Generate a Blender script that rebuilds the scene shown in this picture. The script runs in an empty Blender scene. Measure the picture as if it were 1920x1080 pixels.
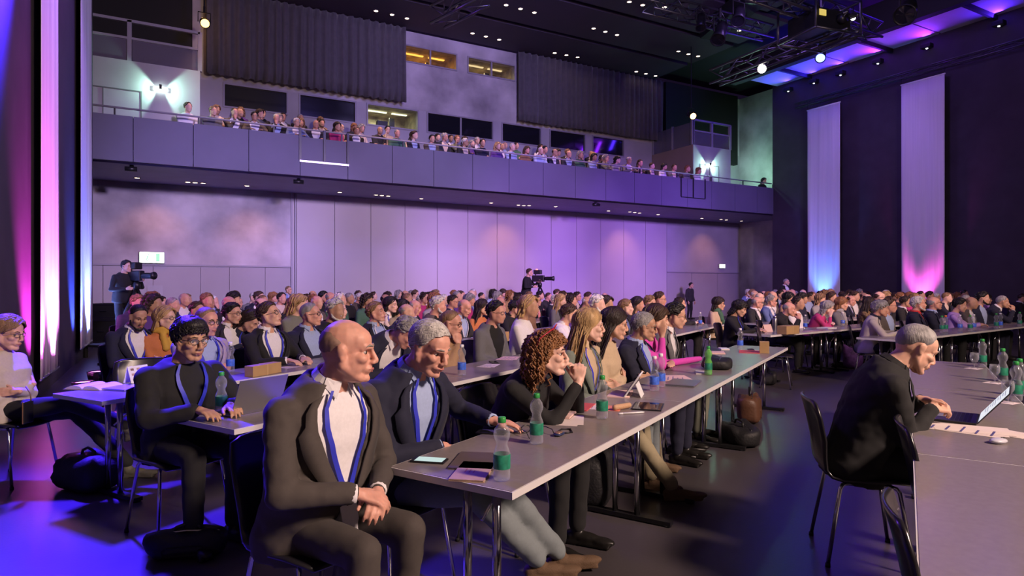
import bpy, bmesh, math, random
import numpy as np
from mathutils import Vector, Matrix, noise
PI = math.pi
random.seed(7)
sc = bpy.context.scene
COL = sc.collection
R = math.radians
# ------------------------------------------------------------------ camera
# World axes: X runs along the back wall (to the right), Y runs towards the back wall.
FPX, CX, HZ, EYE = 1180.0, 960.0, 535.0, 1.5      # focal length in pixels, centre column, horizon row, eye height
YAW = R(29.1)
CU, SU = math.cos(YAW), math.sin(YAW)
cam_d = bpy.data.cameras.new('camera'); cam = bpy.data.objects.new('camera', cam_d); COL.objects.link(cam)
cam.location = (0, 0, EYE); cam.rotation_euler = (PI/2, 0, -YAW)
cam_d.sensor_width = 36.0; cam_d.lens = FPX/1920*36.0; cam_d.shift_y = -(540-HZ)/1920
cam_d.clip_start = 0.05; cam_d.clip_end = 200
sc.camera = cam
def c2w(X, Y, z=0.0): return Vector((X*CU+Y*SU, -X*SU+Y*CU, z))
def at(px, py, d): return c2w((px-CX)/FPX*d, d, EYE-(py-HZ)/FPX*d)
def onz(px, py, z): return at(px, py, (EYE-z)*FPX/(py-HZ))
def onv(px, py, v):                      # point on the vertical plane Y = v
    s = (px-CX)/FPX; return at(px, py, v/(CU-SU*s))
def onu(px, py, u):                      # point on the vertical plane X = u
    s = (px-CX)/FPX; return at(px, py, u/(CU*s+SU))
def wdir(X, Y):                          # camera-frame ground direction -> world unit vector
    return c2w(X, Y, 0).normalized()
# ------------------------------------------------------------------ world and light
sc.view_settings.view_transform = 'Standard'; sc.view_settings.look = 'None'
sc.view_settings.gamma = 1.0; sc.view_settings.use_curve_mapping = False
sc.view_settings.exposure = 0.0
W = bpy.data.worlds.new('hall_air'); sc.world = W; W.use_nodes = True
W.node_tree.nodes['Background'].inputs[0].default_value = (0.30, 0.16, 0.62, 1)
W.node_tree.nodes['Background'].inputs[1].default_value = 0.022
def lamp(name, kind, loc, to, col, power, size=0.3, spot=60, blend=0.6, sizey=None):
    d = bpy.data.lights.new(name, kind); o = bpy.data.objects.new(name, d); COL.objects.link(o)
    d.color = col; d.energy = power
    if kind == 'AREA':
        d.size = size
        if sizey: d.shape = 'RECTANGLE'; d.size_y = sizey
    else: d.shadow_soft_size = size
    if kind == 'SPOT': d.spot_size = R(spot); d.spot_blend = blend
    o.location = loc
    if to is not None: o.rotation_euler = (Vector(to)-Vector(loc)).to_track_quat('-Z', 'Y').to_euler()
    return o
# stage wash (front light of the audience) from the rig over the stage, right of the camera
lamp('stage_wash', 'AREA', (5.6, -4.8, 6.2), (1.2, 4.6, 0.9), (1.0, 0.72, 0.60), 1500, 1.2)
for t_, p_ in (((4.5, 11.5, 0.4), 1500), ((10.5, 14.0, 0.4), 2100), ((17.0, 13.5, 0.4), 2100)):
    lamp('stage_wash_far', 'SPOT', (12.0, -4.0, 8.4), t_, (1.0, 0.62, 0.58), p_*4.2, 0.6, 30, 0.9)
# violet washes thrown onto the back wall and the balcony from the stage rig
for x_, tx_, tz_, c_, p_ in ((4.0, 1.0, 3.0, (0.50, 0.37, 1.0), 9000), (7.0, 6.5, 2.9, (0.58, 0.42, 0.96), 7600), (10.0, 11.5, 2.6, (0.50, 0.25, 1.0), 11500), (13.0, 16.5, 2.8, (0.34, 0.11, 1.0), 11500), (14.0, 21.0, 2.8, (0.40, 0.22, 1.0), 7500)):
    lamp('wall_wash', 'SPOT', (x_, 2.0, 5.6), (tx_, 21.5, tz_), c_, p_, 0.4, 29, 0.9)
lamp('balcony_wash', 'AREA', (7.0, 5.5, 9.9), (5.5, 18.0, 6.0), (0.22, 0.16, 1.0), 420, 1.5)
lamp('upper_wall_wash', 'SPOT', (9.0, 8.0, 9.8), (9.3, 21.5, 8.6), (0.45, 0.36, 1.0), 2300, 0.4, 58, 0.9)
for x_ in (2.0, 5.5, 9.0, 12.5, 16.0):
    lamp('balcony_downlight', 'SPOT', (x_, 18.4, 10.4), (x_, 19.4, 5.4), (1.0, 0.58, 0.38), 1000, 0.1, 62, 0.8)
lamp('violet_back', 'AREA', (0.5, 10.5, 8.5), (3.0, 3.5, 0.8), (0.24, 0.08, 1.0), 230, 1.2)
lamp('blue_floor', 'SPOT', (-1.0, 9.5, 6.0), (-1.0, 3.9, 0.0), (0.05, 0.015, 1.0), 21000, 0.25, 38, 0.8)
lamp('right_wall_wash', 'AREA', (14.5, 11.0, 9.5), (22.7, 13.5, 4.5), (0.40, 0.20, 1.0), 160, 1.5)
# ------------------------------------------------------------------ materials
MATS = {}
def mat(name, col, rough=0.5, metal=0.0, nscale=0, namt=0.0, bump=0.0, bscale=200.0, emit=None, estr=0.0,
        trans=0.0, alpha=1.0, ior=1.45, spec=0.5, stretch=None, sss=0.0, coat=0.0, sheen=0.0):
    if name in MATS: return MATS[name]
    m = bpy.data.materials.new(name); m.use_nodes = True; nt = m.node_tree; N = nt.nodes; L = nt.links
    b = N['Principled BSDF']
    c = tuple(col)+(1,)
    b.inputs['Base Color'].default_value = c
    b.inputs['Roughness'].default_value = rough; b.inputs['Metallic'].default_value = metal
    b.inputs['IOR'].default_value = ior; b.inputs['Specular IOR Level'].default_value = spec
    b.inputs['Transmission Weight'].default_value = trans; b.inputs['Alpha'].default_value = alpha
    if sss: b.inputs['Subsurface Weight'].default_value = sss; b.inputs['Subsurface Radius'].default_value = (0.01, 0.004, 0.002); b.inputs['Subsurface Scale'].default_value = 0.4
    if coat: b.inputs['Coat Weight'].default_value = coat
    if sheen: b.inputs['Sheen Weight'].default_value = sheen
    if emit: b.inputs['Emission Color'].default_value = tuple(emit)+(1,); b.inputs['Emission Strength'].default_value = estr
    tc = None
    def coord():
        nonlocal tc
        if tc is None:
            t = N.new('ShaderNodeTexCoord'); mp = N.new('ShaderNodeMapping'); L.new(t.outputs['Object'], mp.inputs[0])
            if stretch: mp.inputs['Scale'].default_value = stretch
            tc = mp.outputs[0]
        return tc
    if namt:
        n = N.new('ShaderNodeTexNoise'); n.inputs['Scale'].default_value = nscale; n.inputs['Detail'].default_value = 6
        L.new(coord(), n.inputs['Vector'])
        r = N.new('ShaderNodeValToRGB'); L.new(n.outputs['Fac'], r.inputs[0])
        r.color_ramp.elements[0].position = 0.3; r.color_ramp.elements[1].position = 0.72
        r.color_ramp.elements[0].color = tuple(max(0, x*(1-namt)) for x in col)+(1,)
        r.color_ramp.elements[1].color = tuple(min(1, x*(1+namt)) for x in col)+(1,)
        L.new(r.outputs[0], b.inputs['Base Color'])
    if bump:
        n2 = N.new('ShaderNodeTexNoise'); n2.inputs['Scale'].default_value = bscale; n2.inputs['Detail'].default_value = 4
        L.new(coord(), n2.inputs['Vector'])
        bp = N.new('ShaderNodeBump'); bp.inputs['Strength'].default_value = bump; bp.inputs['Distance'].default_value = 0.01
        L.new(n2.outputs['Fac'], bp.inputs['Height']); L.new(bp.outputs[0], b.inputs['Normal'])
    MATS[name] = m
    return m
FLOOR = mat('floor_lino', (0.062, 0.054, 0.058), 0.33, nscale=1.3, namt=0.18, bump=0.05, bscale=60)
DARKWALL = mat('dark_curtain_wall', (0.045, 0.036, 0.05), 0.85, nscale=2.0, namt=0.15, bump=0.2, bscale=90)
CONC = mat('mottled_concrete', (0.44, 0.41, 0.44), 0.75, nscale=0.6, namt=0.55, bump=0.06, bscale=25)
CONC2 = mat('smooth_concrete', (0.40, 0.38, 0.42), 0.75, nscale=0.7, namt=0.14, bump=0.04, bscale=30)
PANEL = mat('wall_panel', (0.50, 0.45, 0.48), 0.6, nscale=0.6, namt=0.05)
FASC = mat('fascia_panel', (0.115, 0.11, 0.165), 0.6, nscale=1.2, namt=0.06)
SOFF = mat('soffit_paint', (0.24, 0.21, 0.38), 0.6, nscale=2, namt=0.08)
CEIL = mat('ceiling_panel', (0.055, 0.042, 0.075), 0.7, nscale=1.0, namt=0.1)
BLACK = mat('matt_black', (0.008, 0.008, 0.009), 0.7)
BLACKG = mat('satin_black', (0.012, 0.012, 0.014), 0.35)
CURT = mat('grey_stage_curtain', (0.10, 0.092, 0.105), 0.95, nscale=6, namt=0.12, sheen=0.2)
BROWNW = mat('brown_stair_wall', (0.30, 0.22, 0.18), 0.8, nscale=1, namt=0.1)
RAILM = mat('rail_grey', (0.30, 0.28, 0.33), 0.5)
GLASS = mat('clear_glass', (0.9, 0.95, 0.95), 0.03, trans=1.0, ior=1.45)
DGLASS = mat('dark_window_glass', (0.012, 0.012, 0.018), 0.06, spec=0.6)
RGLASS = mat('rail_glass', (0.20, 0.18, 0.24), 0.15, alpha=0.55)
CHROME = mat('chrome', (0.72, 0.72, 0.75), 0.14, 1.0)
STEEL = mat('brushed_steel', (0.45, 0.45, 0.47), 0.3, 1.0, bump=0.05)
TRUSS = mat('truss_alu_dark', (0.10, 0.10, 0.11), 0.35, 0.8)
WHITE = mat('white_plastic', (0.8, 0.8, 0.8), 0.4)
BANNER = mat('white_banner_cloth', (0.78, 0.76, 0.80), 0.9, nscale=3, namt=0.04, bump=0.25, bscale=10, stretch=(6, 6, 0.15))
def emat(name, col, s): return mat(name, (0.1, 0.1, 0.1), 0.5, emit=col, estr=s)
# ------------------------------------------------------------------ mesh helpers
class G:
    def __init__(s): s.v = []; s.f = []; s.m = []
    def add(s, vs, fs, mi=0):
        o = len(s.v); s.v += [tuple(x) for x in vs]; s.f += [tuple(i+o for i in f) for f in fs]; s.m += [mi]*len(fs)
    def box(s, a, b, mi=0):
        (x0, y0, z0), (x1, y1, z1) = a, b
        s.add([(x0,y0,z0),(x1,y0,z0),(x1,y1,z0),(x0,y1,z0),(x0,y0,z1),(x1,y0,z1),(x1,y1,z1),(x0,y1,z1)],
              [(0,3,2,1),(4,5,6,7),(0,1,5,4),(1,2,6,5),(2,3,7,6),(3,0,4,7)], mi)
    def obox(s, c, ax, ay, az, mi=0):            # oriented box: centre and three half-axis vectors
        c, ax, ay, az = map(Vector, (c, ax, ay, az)); v = []
        for k in (-1, 1):
            for j, i in ((-1,-1),(-1,1),(1,1),(1,-1)): v.append(c+ax*i+ay*j+az*k)
        s.add(v, [(0,3,2,1),(4,5,6,7),(0,1,5,4),(1,2,6,5),(2,3,7,6),(3,0,4,7)], mi)
    def loft(s, rings, closed=True, caps=True, mi=0):
        n = len(rings[0]); vs = [p for r in rings for p in r]; fs = []
        for i in range(len(rings)-1):
            for j in range(n if closed else n-1):
                k = (j+1) % n; fs.append((i*n+j, i*n+k, (i+1)*n+k, (i+1)*n+j))
        if caps and closed: fs.append(tuple(range(n-1, -1, -1))); fs.append(tuple(range((len(rings)-1)*n, len(rings)*n)))
        s.add(vs, fs, mi)
    def tube(s, pts, r, n=8, mi=0, caps=True):
        pts = [Vector(p) for p in pts]; m = len(pts); rs = r if isinstance(r, (list, tuple)) else [r]*m
        rings = []; up = None
        for i, p in enumerate(pts):
            t = (pts[min(i+1, m-1)]-pts[max(i-1, 0)])
            if t.length < 1e-9: t = Vector((0, 0, 1))
            t.normalize()
            if up is None: up = Vector((0, 0, 1)) if abs(t.z) < 0.9 else Vector((1, 0, 0))
            a = t.cross(up)
            if a.length < 1e-6: a = t.cross(Vector((0.3, 1, 0.2)))
            a.normalize(); b = a.cross(t).normalized(); up = b
            rings.append([p+(a*math.cos(2*PI*k/n)+b*math.sin(2*PI*k/n))*rs[i] for k in range(n)])
        s.loft(rings, True, caps, mi)
    def cap(s, p0, p1, r0, r1=None, n=10):       # tapered capsule
        p0, p1 = Vector(p0), Vector(p1); r1 = r0 if r1 is None else r1
        t = p1-p0
        if t.length < 1e-6: t = Vector((0, 0, 1e-4))
        t = t.normalized()
        pts = [p0-t*r0*0.98, p0-t*r0*0.75, p0-t*r0*0.35, p0, p1, p1+t*r1*0.35, p1+t*r1*0.75, p1+t*r1*0.98]
        s.tube(pts, [r0*0.2, r0*0.66, r0*0.937, r0, r1, r1*0.937, r1*0.66, r1*0.2], n)
    def ell(s, c, r, M=None, n=14, m=9):
        c = Vector(c); rings = []
        if not isinstance(r, (tuple, list)): r = (r, r, r)
        for i in range(m):
            ph = -PI/2+PI*(i+0.35)/(m-0.3)
            rg = []
            for k in range(n):
                th = 2*PI*k/n; p = Vector((r[0]*math.cos(ph)*math.cos(th), r[1]*math.cos(ph)*math.sin(th), r[2]*math.sin(ph)))
                if M is not None: p = M @ p
                rg.append(c+p)
            rings.append(rg)
        s.loft(rings)
    def lathe(s, prof, c=(0, 0, 0), n=20, mi=0, caps=True):
        s.loft([[(c[0]+r*math.cos(2*PI*k/n), c[1]+r*math.sin(2*PI*k/n), c[2]+z) for k in range(n)] for r, z in prof], True, caps, mi)
    def mesh(s, name, smooth=True):
        me = bpy.data.meshes.new(name); me.from_pydata(s.v, [], s.f)
        if any(s.m): me.polygons.foreach_set('material_index', s.m)
        if smooth: me.polygons.foreach_set('use_smooth', [True]*len(me.polygons))
        me.update(); return me
def link(name, me, m=None, parent=None, loc=None, rot=None):
    o = bpy.data.objects.new(name, me); COL.objects.link(o)
    if m is not None and me is not None:
        ms = m if isinstance(m, (list, tuple)) else [m]
        if len(me.materials) == 0:
            for x in ms: me.materials.append(x)
        else:
            for i, x in enumerate(ms):
                if me.materials[i] is not x: o.material_slots[i].link = 'OBJECT'; o.material_slots[i].material = x
    if parent is not None: o.parent = parent
    if loc is not None: o.location = loc
    if rot is not None: o.rotation_euler = rot
    return o
def part(name, g, m, parent=None, smooth=False, bevel=0, **k):
    me = g.mesh(name, smooth)
    if bevel:
        bm = bmesh.new(); bm.from_mesh(me)
        bmesh.ops.bevel(bm, geom=[e for e in bm.edges if len(e.link_faces) == 2 and e.calc_face_angle(0) > 0.5], offset=bevel, segments=2, affect='EDGES', profile=0.5)
        bm.to_mesh(me); bm.free()
    return link(name, me, m, parent, **k)
def tag(o, label=None, cat=None, group=None, kind=None):
    if label: o['label'] = label
    if cat: o['category'] = cat
    if group: o['group'] = group
    if kind: o['kind'] = kind
    return o
def empty(name, loc, rz=0.0, label=None, cat=None, group=None):
    o = bpy.data.objects.new(name, None); COL.objects.link(o); o.empty_display_size = 0.1
    o.location = loc; o.rotation_euler = (0, 0, rz)
    return tag(o, label, cat, group)
def dup(root, loc, rz=0.0, label=None, group=None):
    def cp(o, p):
        c = o.copy(); COL.objects.link(c)
        if p is not None: c.parent = p
        for ch in list(o.children): cp(ch, c)
        return c
    r = cp(root, None); r.location = loc; r.rotation_euler = (0, 0, rz)
    if label: r['label'] = label
    if group: r['group'] = group
    return r
def sbox(name, a, b, m, label=None, parent=None):
    g = G(); g.box(a, b); o = part(name, g, m, parent)
    if parent is None: tag(o, label, None, None, 'structure')
    return o
ORD = ['first', 'second', 'third', 'fourth', 'fifth', 'sixth', 'seventh', 'eighth', 'ninth', 'tenth', 'eleventh', 'twelfth', 'thirteenth', 'fourteenth', 'fifteenth', 'sixteenth', 'seventeenth', 'eighteenth', 'nineteenth', 'twentieth']
def ordn(i):
    if i < 20: return ORD[i]
    n = i+1; return '%d%s' % (n, 'st' if n % 10 == 1 and n != 11 else 'nd' if n % 10 == 2 and n != 12 else 'rd' if n % 10 == 3 and n != 13 else 'th')
# ------------------------------------------------------------------ room shell
UL, UR, VB, VF, ZC = -1.44, 22.7, 21.5, 18.0, 10.6
sbox('floor', (-6, -7, -0.1), (26, 22, 0), FLOOR, 'dark glossy linoleum floor of the hall')
sbox('wall_left', (UL-0.6, -7, 0), (UL, VF, ZC), DARKWALL, 'dark curtain wall left behind the glowing banners')
sbox('wall_right', (UR, -7, 0), (UR+0.6, VF, ZC), DARKWALL, 'dark wall at the right end of the hall')
wb = sbox('wall_back', (-4, VB+0.06, 0), (26, VB+0.4, 4.6), PANEL, 'pale panelled back wall under the balcony')
# panels of the movable wall, 3 cm proud with open joints
zs = 4.52
uj = onv(549, 400, VB).x; ur = onv(1250, 420, VB).x; ue = 24.7
n = 13; w = (ur-uj-0.12)/n
for i in range(n):
    g = G(); g.box((uj+0.12+i*w+0.008, VB, 0.02), (uj+0.12+(i+1)*w-0.008, VB+0.06, zs)); part('wall_panel', g, PANEL, wb)
zd = 2.1
g = G(); g.box((-3.9, VB, zd+0.03), (uj-0.06, VB+0.06, zs)); part('concrete_panel', g, CONC, wb)
g = G(); g.box((ur+0.01, VB, zd+0.03), (ue, VB+0.06, zs)); part('concrete_panel', g, CONC2, wb)
g = G(); g.box((-3.9, VB-0.02, zd-0.02), (uj-0.06, VB+0.06, zd+0.03)); part('door_head_rail', g, RAILM, wb)
g = G(); g.box((ur+0.01, VB-0.02, zd-0.02), (ue, VB+0.06, zd+0.03)); part('door_head_rail', g, RAILM, wb)
g = G(); g.box((uj-0.06, VB-0.05, 0), (uj-0.01, VB+0.06, zs)); g.box((uj+0.06, VB-0.03, 0), (uj+0.10, VB+0.06, zs)); part('guide_rail', g, RAILM, wb)
DOORM = mat('door_leaf_grey', (0.36, 0.33, 0.36), 0.55, nscale=1, namt=0.05)
xs = [-3.8, -2.2]+[onv(p, 510, VB).x for p in (193, 287, 376, 430, 497)]+[uj-0.07]
for i in range(len(xs)-1):
    g = G(); g.box((xs[i]+0.008, VB, 0.01), (xs[i+1]-0.008, VB+0.06, zd-0.03)); d = part('door_leaf', g, DOORM, wb)
xs = [onv(p, 510, VB).x for p in (1250, 1297, 1345, 1389)]
for i in range(3):
    g = G(); g.box((xs[i]+0.012, VB, 0.01), (xs[i+1]-0.012, VB+0.06, zd-0.03)); part('door_leaf', g, DOORM, wb)
g = G(); a = onv(276, 545, VB); b = onv(305, 570, VB); g.box((a.x, VB-0.03, 0.9), (b.x, VB, 1.5)); part('notice_panel', g, CONC2, wb)
sbox('wall_alcove', (ue, VF-0.2, 0), (ue+0.3, VB+0.4, ZC), CONC, 'mottled concrete side wall beyond the balcony end')
# balcony
ZS, ZB0, ZB1 = 4.52, 4.52, 5.62
sbox('trim_1', (-4, VF+0.35, ZS), (ue, VB, ZS+0.28), SOFF, 'violet underside slab of the balcony')
sbox('trim_2', (-4, VF+0.02, ZS+0.08), (ue, VF+0.35, ZS+0.30), SOFF, 'recessed shadow edge below the balcony front')
fs_ = tag(empty('balcony_front', (0, VF, ZB0)), 'violet panelled front of the long balcony', None, None, 'structure')
def fx(px): return onv(px, 300, VF).x
x0 = fx(250); pw = (fx(953)-x0)/8.0
k = -2
ZF0, ZF1 = onv(741, 345, VF).z-0.02, onv(741, 272, VF).z
ZF0 = 0.5*(onv(180, 297, VF).z+onv(1455, 403, VF).z); ZF1 = 0.5*(onv(180, 210, VF).z+onv(1455, 355, VF).z)
gateL = (fx(570), fx(665)); gateR = (fx(1275), fx(1320))
while x0+k*pw < UR:
    a, b = x0+k*pw, min(x0+(k+1)*pw, UR)
    if abs(a-gateL[0]) > 0.5:
        g = G(); g.box((a+0.008, -0.05, ZF0-ZB0), (b-0.008, 0.04, ZF1-ZB0)); part('fascia_panel', g, FASC, fs_)
    else: ga, gb = a, b
    k += 1
g = G(); g.box((-4, 0.04, ZF0-ZB0+0.02), (UR, 0.10, ZF1-ZB0-0.02)); part('backing_wall', g, mat('fascia_backing', (0.05, 0.045, 0.08), 0.7), fs_)
zr_ = 0.5*(onv(400, 224, VF).z+onv(1100, 307, VF).z)+0.03
zg = onv(617, 308, VF).z-ZB0
g = G(); g.box((ga+0.008, -0.05, ZF0-ZB0), (gb-0.008, 0.04, zg-0.02)); part('fascia_panel', g, FASC, fs_)
for i in range(2):
    m_ = ga+(gb-ga)*i/2
    g = G(); g.box((m_+0.03, -0.03, zg+0.04), (m_+(gb-ga)/2-0.03, 0.03, ZF1-ZB0-0.03)); part('gate_panel', g, FASC, fs_)
g = G()
for i in range(3): m_ = ga+(gb-ga)*i/2; g.box((m_-0.03, -0.09, zg), (m_+0.03, -0.02, zr_-ZB0+0.02))
part('gate_post', g, BLACKG, fs_)
g = G(); g.box((ga-0.02, -0.10, zg-0.02), (gb+0.02, -0.04, zg+0.03)); part('gate_rail', g, STEEL, fs_)
g = G()
for q in (gateR[0], 0.5*(gateR[0]+gateR[1]), gateR[1]): g.box((q-0.025, -0.07, zg), (q+0.025, -0.045, ZF1-ZB0+0.05))
g.box((gateR[0], -0.07, zg-0.03), (gateR[1], -0.045, zg)); part('gate_post', g, BLACKG, fs_)
zr = 0.5*(onv(400, 224, VF).z+onv(1100, 307, VF).z)+0.03
rail = tag(empty('balcony_rail', (0, VF+0.05, ZF1)), 'slim violet handrail running along the balcony front', None, None, 'structure')
g = G(); g.tube([(-3, 0, zr-ZF1+0.02), (UR, 0, zr-ZF1+0.02)], 0.025, 8); part('handrail', g, RAILM, rail, True)
for i in range(14):
    q = -1.0+i*1.83
    g = G(); g.box((q-0.02, -0.01, -0.1), (q+0.02, 0.03, zr-ZF1)); part('rail_post', g, BLACKG, rail)
# stepped balcony floor
for i in range(3):
    sbox('trim_%d' % (3+i), (-4, VF+0.1+i*1.05, 4.80), (ue, VF+0.1+(i+1)*1.05+(0.3 if i == 2 else 0), 4.93+0.31*i), mat('balcony_floor', (0.12, 0.10, 0.13), 0.7), '%s step of the balcony seating' % ORD[i])
# upper back wall with window openings: build as strips between openings
wu = tag(empty('wall_balcony', (0, VB, 4.8)), 'mottled concrete wall with windows behind the balcony', None, None, 'structure')
WZ0, WZ1 = 7.05, 7.82
lowW = [(418, 540), (560, 668), (687, 785), (800, 925), (940, 1015), (1030, 1098), (1110, 1170)]
lowW = [(onv(a, 200, VB).x, onv(b, 200, VB).x) for a, b in lowW]
upW = [(onv(755, 100, VB).x, onv(857, 100, VB).x), (onv(876, 100, VB).x, onv(966, 100, VB).x)]
UZ0, UZ1 = 9.48, 10.12
def wseg(x0, x1, z0, z1, m=CONC):
    g = G(); g.box((x0, 0, z0-4.8), (x1, 0.3, z1-4.8)); return part('wall_section', g, m, wu)
wseg(-4, ue, 4.8, WZ0, CONC2); wseg(-4, ue, WZ1, UZ0, CONC)
px_ = -4
for a, b in lowW: wseg(px_, a, WZ0, WZ1, CONC2); px_ = b
wseg(px_, ue, WZ0, WZ1, CONC2)
px_ = -4
for a, b in upW: wseg(px_, a, UZ0, UZ1); px_ = b
wseg(px_, ue, UZ0, UZ1); wseg(-4, ue, UZ1, ZC)
def window(i, a, b, z0, z1, lit, inner):
    w = tag(empty('window_%d' % i, (a, VB, z0)), inner, None, None, 'structure')
    W_, H_ = b-a, z1-z0
    g = G(); t = 0.05
    g.box((0, -0.03, 0), (W_, 0.1, t)); g.box((0, -0.03, H_-t), (W_, 0.1, H_)); g.box((0, -0.03, t), (t, 0.1, H_-t)); g.box((W_-t, -0.03, t), (W_, 0.1, H_-t))
    part('window_frame', g, RAILM, w)
    npan = 2 if i in (4, 8, 9) else 1
    for k in range(npan):
        p0 = t+(W_-2*t)*k/npan; p1 = t+(W_-2*t)*(k+1)/npan
        g = G(); g.box((p0+0.01, 0.04, t), (p1-0.01, 0.06, H_-t)); part('pane', g, DGLASS if not lit else mat('lit_pane', (0.1, 0.1, 0.1), 0.05, alpha=0.12), w)
        if k: g = G(); g.box((p0-0.03, 0.0, t), (p0+0.03, 0.09, H_-t)); part('mullion', g, RAILM, w)
    if lit:                                     # booth behind the pane
        g = G(); D = 1.6
        g.add([(0,0.3,0),(W_,0.3,0),(W_,D,0),(0,D,0),(0,0.3,H_),(W_,0.3,H_),(W_,D,H_),(0,D,H_)], [(0,1,2,3),(7,6,5,4),(3,2,6,7),(0,3,7,4),(2,1,5,6)])
        part('booth_room', g, mat('booth_wall', (0.32, 0.27, 0.18), 0.8, nscale=3, namt=0.6), w)
        g = G(); g.box((W_*0.35, D-0.7, 0), (W_*0.55, D-0.5, H_*0.6)); g.box((W_*0.62, D-0.5, 0), (W_*0.72, D-0.4, H_*0.85)); part('booth_cabinet', g, BLACKG, w)
        g = G(); g.box((W_*0.1, D-0.9, H_-0.06), (W_*0.5, D-0.8, H_-0.03)); g.box((W_*0.6, D-0.9, H_-0.06), (W_*0.9, D-0.8, H_-0.03)); part('booth_lamp', g, emat('booth_light_%d' % i, lit, 2.2), w)
        lamp('booth_light', 'AREA', (a+W_/2, VB+1.1, z1-0.08), (a+W_/2, VB+1.1, z0), lit, (40, 26)[i == 3], 0.4)
desc = ['dark booth window nearest the left stair block', 'dark booth window second from the left above the balcony', 'window with pale lit booth in the middle of the balcony wall', 'wide dark window in the centre of the balcony wall', 'dark window just under the right curtain hem', 'dark window second from the right above the balcony', 'rightmost dark window above the balcony']
for i, (a, b) in enumerate(lowW): window(i+1, a, b, WZ0, WZ1, (0.85, 0.9, 0.6) if i == 2 else None, desc[i])
window(8, *upW[0], UZ0, UZ1, (1.0, 0.46, 0.06), 'upper window glowing amber between the curtains')
window(9, *upW[1], UZ0, UZ1, (0.5, 0.38, 0.18), 'upper dim window beside the right curtain')
# stair blocks left and right on the balcony, with glass parapets
def stair_block(nm, x0, x1, v0, lab, side):
    ZT = 7.3
    b = tag(empty(nm, (x0, v0, 4.8)), lab, None, None, 'structure')
    g = G(); g.box((0, 0, 0), (x1-x0, VB-v0, ZT-4.8)); part('stair_wall', g, CONC2, b)
    if side:
        g = G(); g.box((-0.02, 0.02, 0), (-0.001, VB-v0-0.02, ZT-4.8)); part('stair_side_wall', g, BROWNW, b)
    h0 = ZT-4.8; L_ = x1-x0
    nn = 2 if side else 3
    for i in range(nn+1):
        g = G(); q = L_*i/nn; g.box((q-0.05, 0.0, h0), (q+0.05, 0.1, h0+1.05)); part('parapet_post', g, RAILM, b)
    for i in range(nn):
        g = G(); g.box((L_*i/nn+0.06, 0.03, h0), (L_*(i+1)/nn-0.06, 0.06, h0+0.6)); part('parapet_glass', g, RGLASS, b)
    g = G(); g.box((0, 0.0, h0+1.0), (L_, 0.08, h0+1.07)); g.box((0, 0.01, h0+0.56), (L_, 0.07, h0+0.62)); part('parapet_rail', g, RAILM, b)
    if side:
        for i in range(3):
            g = G(); q = (VB-v0-0.1)*i/2; g.box((0.0, q, h0), (0.08, q+0.08, h0+1.0)); part('parapet_post', g, RAILM, b)
        g = G(); g.box((0.02, 0.1, h0), (0.05, VB-v0, h0+0.95)); part('parapet_glass', g, RGLASS, b)
    # door outline and wall lamp
    dx = L_*0.55 if not side else L_*0.42
    g = G()
    dw, dh = (0.85, 2.0-0.28) if not side else (0.55, 1.7)
    for (p, q, r_, t_) in ((-dw, 0, -dw+0.03, dh), (dw-0.03, 0, dw, dh), (-dw, dh, dw, dh+0.03), (-0.01, 0, 0.01, dh)):
        g.box((dx+p, -0.015, q), (dx+r_, 0, t_))
    part('door_frame', g, mat('door_joint', (0.12, 0.12, 0.13), 0.7), b)
    return b, x0+dx
xl = onv(375, 150, 19.0).x
bl, lx = stair_block('wall_stair_left', -4, xl, 19.0, 'pale stair block with lit door at the left balcony end', 0)
br, rx = stair_block('wall_stair_right', onv(1300, 300, 19.0).x, onv(1370, 300, 19.0).x, 19.0, 'pale stair block with lit door at the right balcony end', 1)
bl_x = onv(301, 168, 19.0).x; br_x = onv(1328, 310, 19.0).x
for q, z, lab in ((bl_x, onv(301, 168, 19).z, 'glowing wall lamp over the left balcony door'), (br_x, onv(1328, 311, 19).z, 'glowing wall lamp over the right balcony door')):
    e = empty('wall_lamp', (q, 18.99, z), 0, lab, 'lamp', 'balcony wall lamps')
    g = G(); g.box((-0.16, -0.10, -0.05), (0.16, 0.0, 0.05)); part('lamp_housing', g, emat('green_white_lamp', (0.75, 1.0, 0.85), 9), e, bevel=0.02)
    g = G(); g.box((-0.03, -0.13, -0.02), (0.03, -0.10, 0.10)); part('lamp_bracket', g, BLACKG, e)
    for sg in (-1, 1): lamp('wall_lamp_light', 'SPOT', (q+sg*0.04, 18.80, z), (q+sg*1.04, 18.93, z-0.15), (0.50, 1.0, 0.72), 60, 0.04, 118, 0.25)
lamp('right_end_lamp', 'POINT', (23.2, 19.6, 6.6), None, (0.45, 1.0, 0.68), 110, 0.3)
# dark voids above the stair blocks
g = G(); g.box((-4, 21.2, 7.3), (xl-0.1, 21.45, ZC)); part('void_drape', g, BLACK, wu, loc=(0, -VB, -4.8))
g = G(); g.box((onv(1240, 200, VB).x, 21.2, 7.3), (onv(1374, 200, VB).x, 21.45, ZC)); part('void_drape', g, BLACK, wu, loc=(0, -VB, -4.8))
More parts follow.
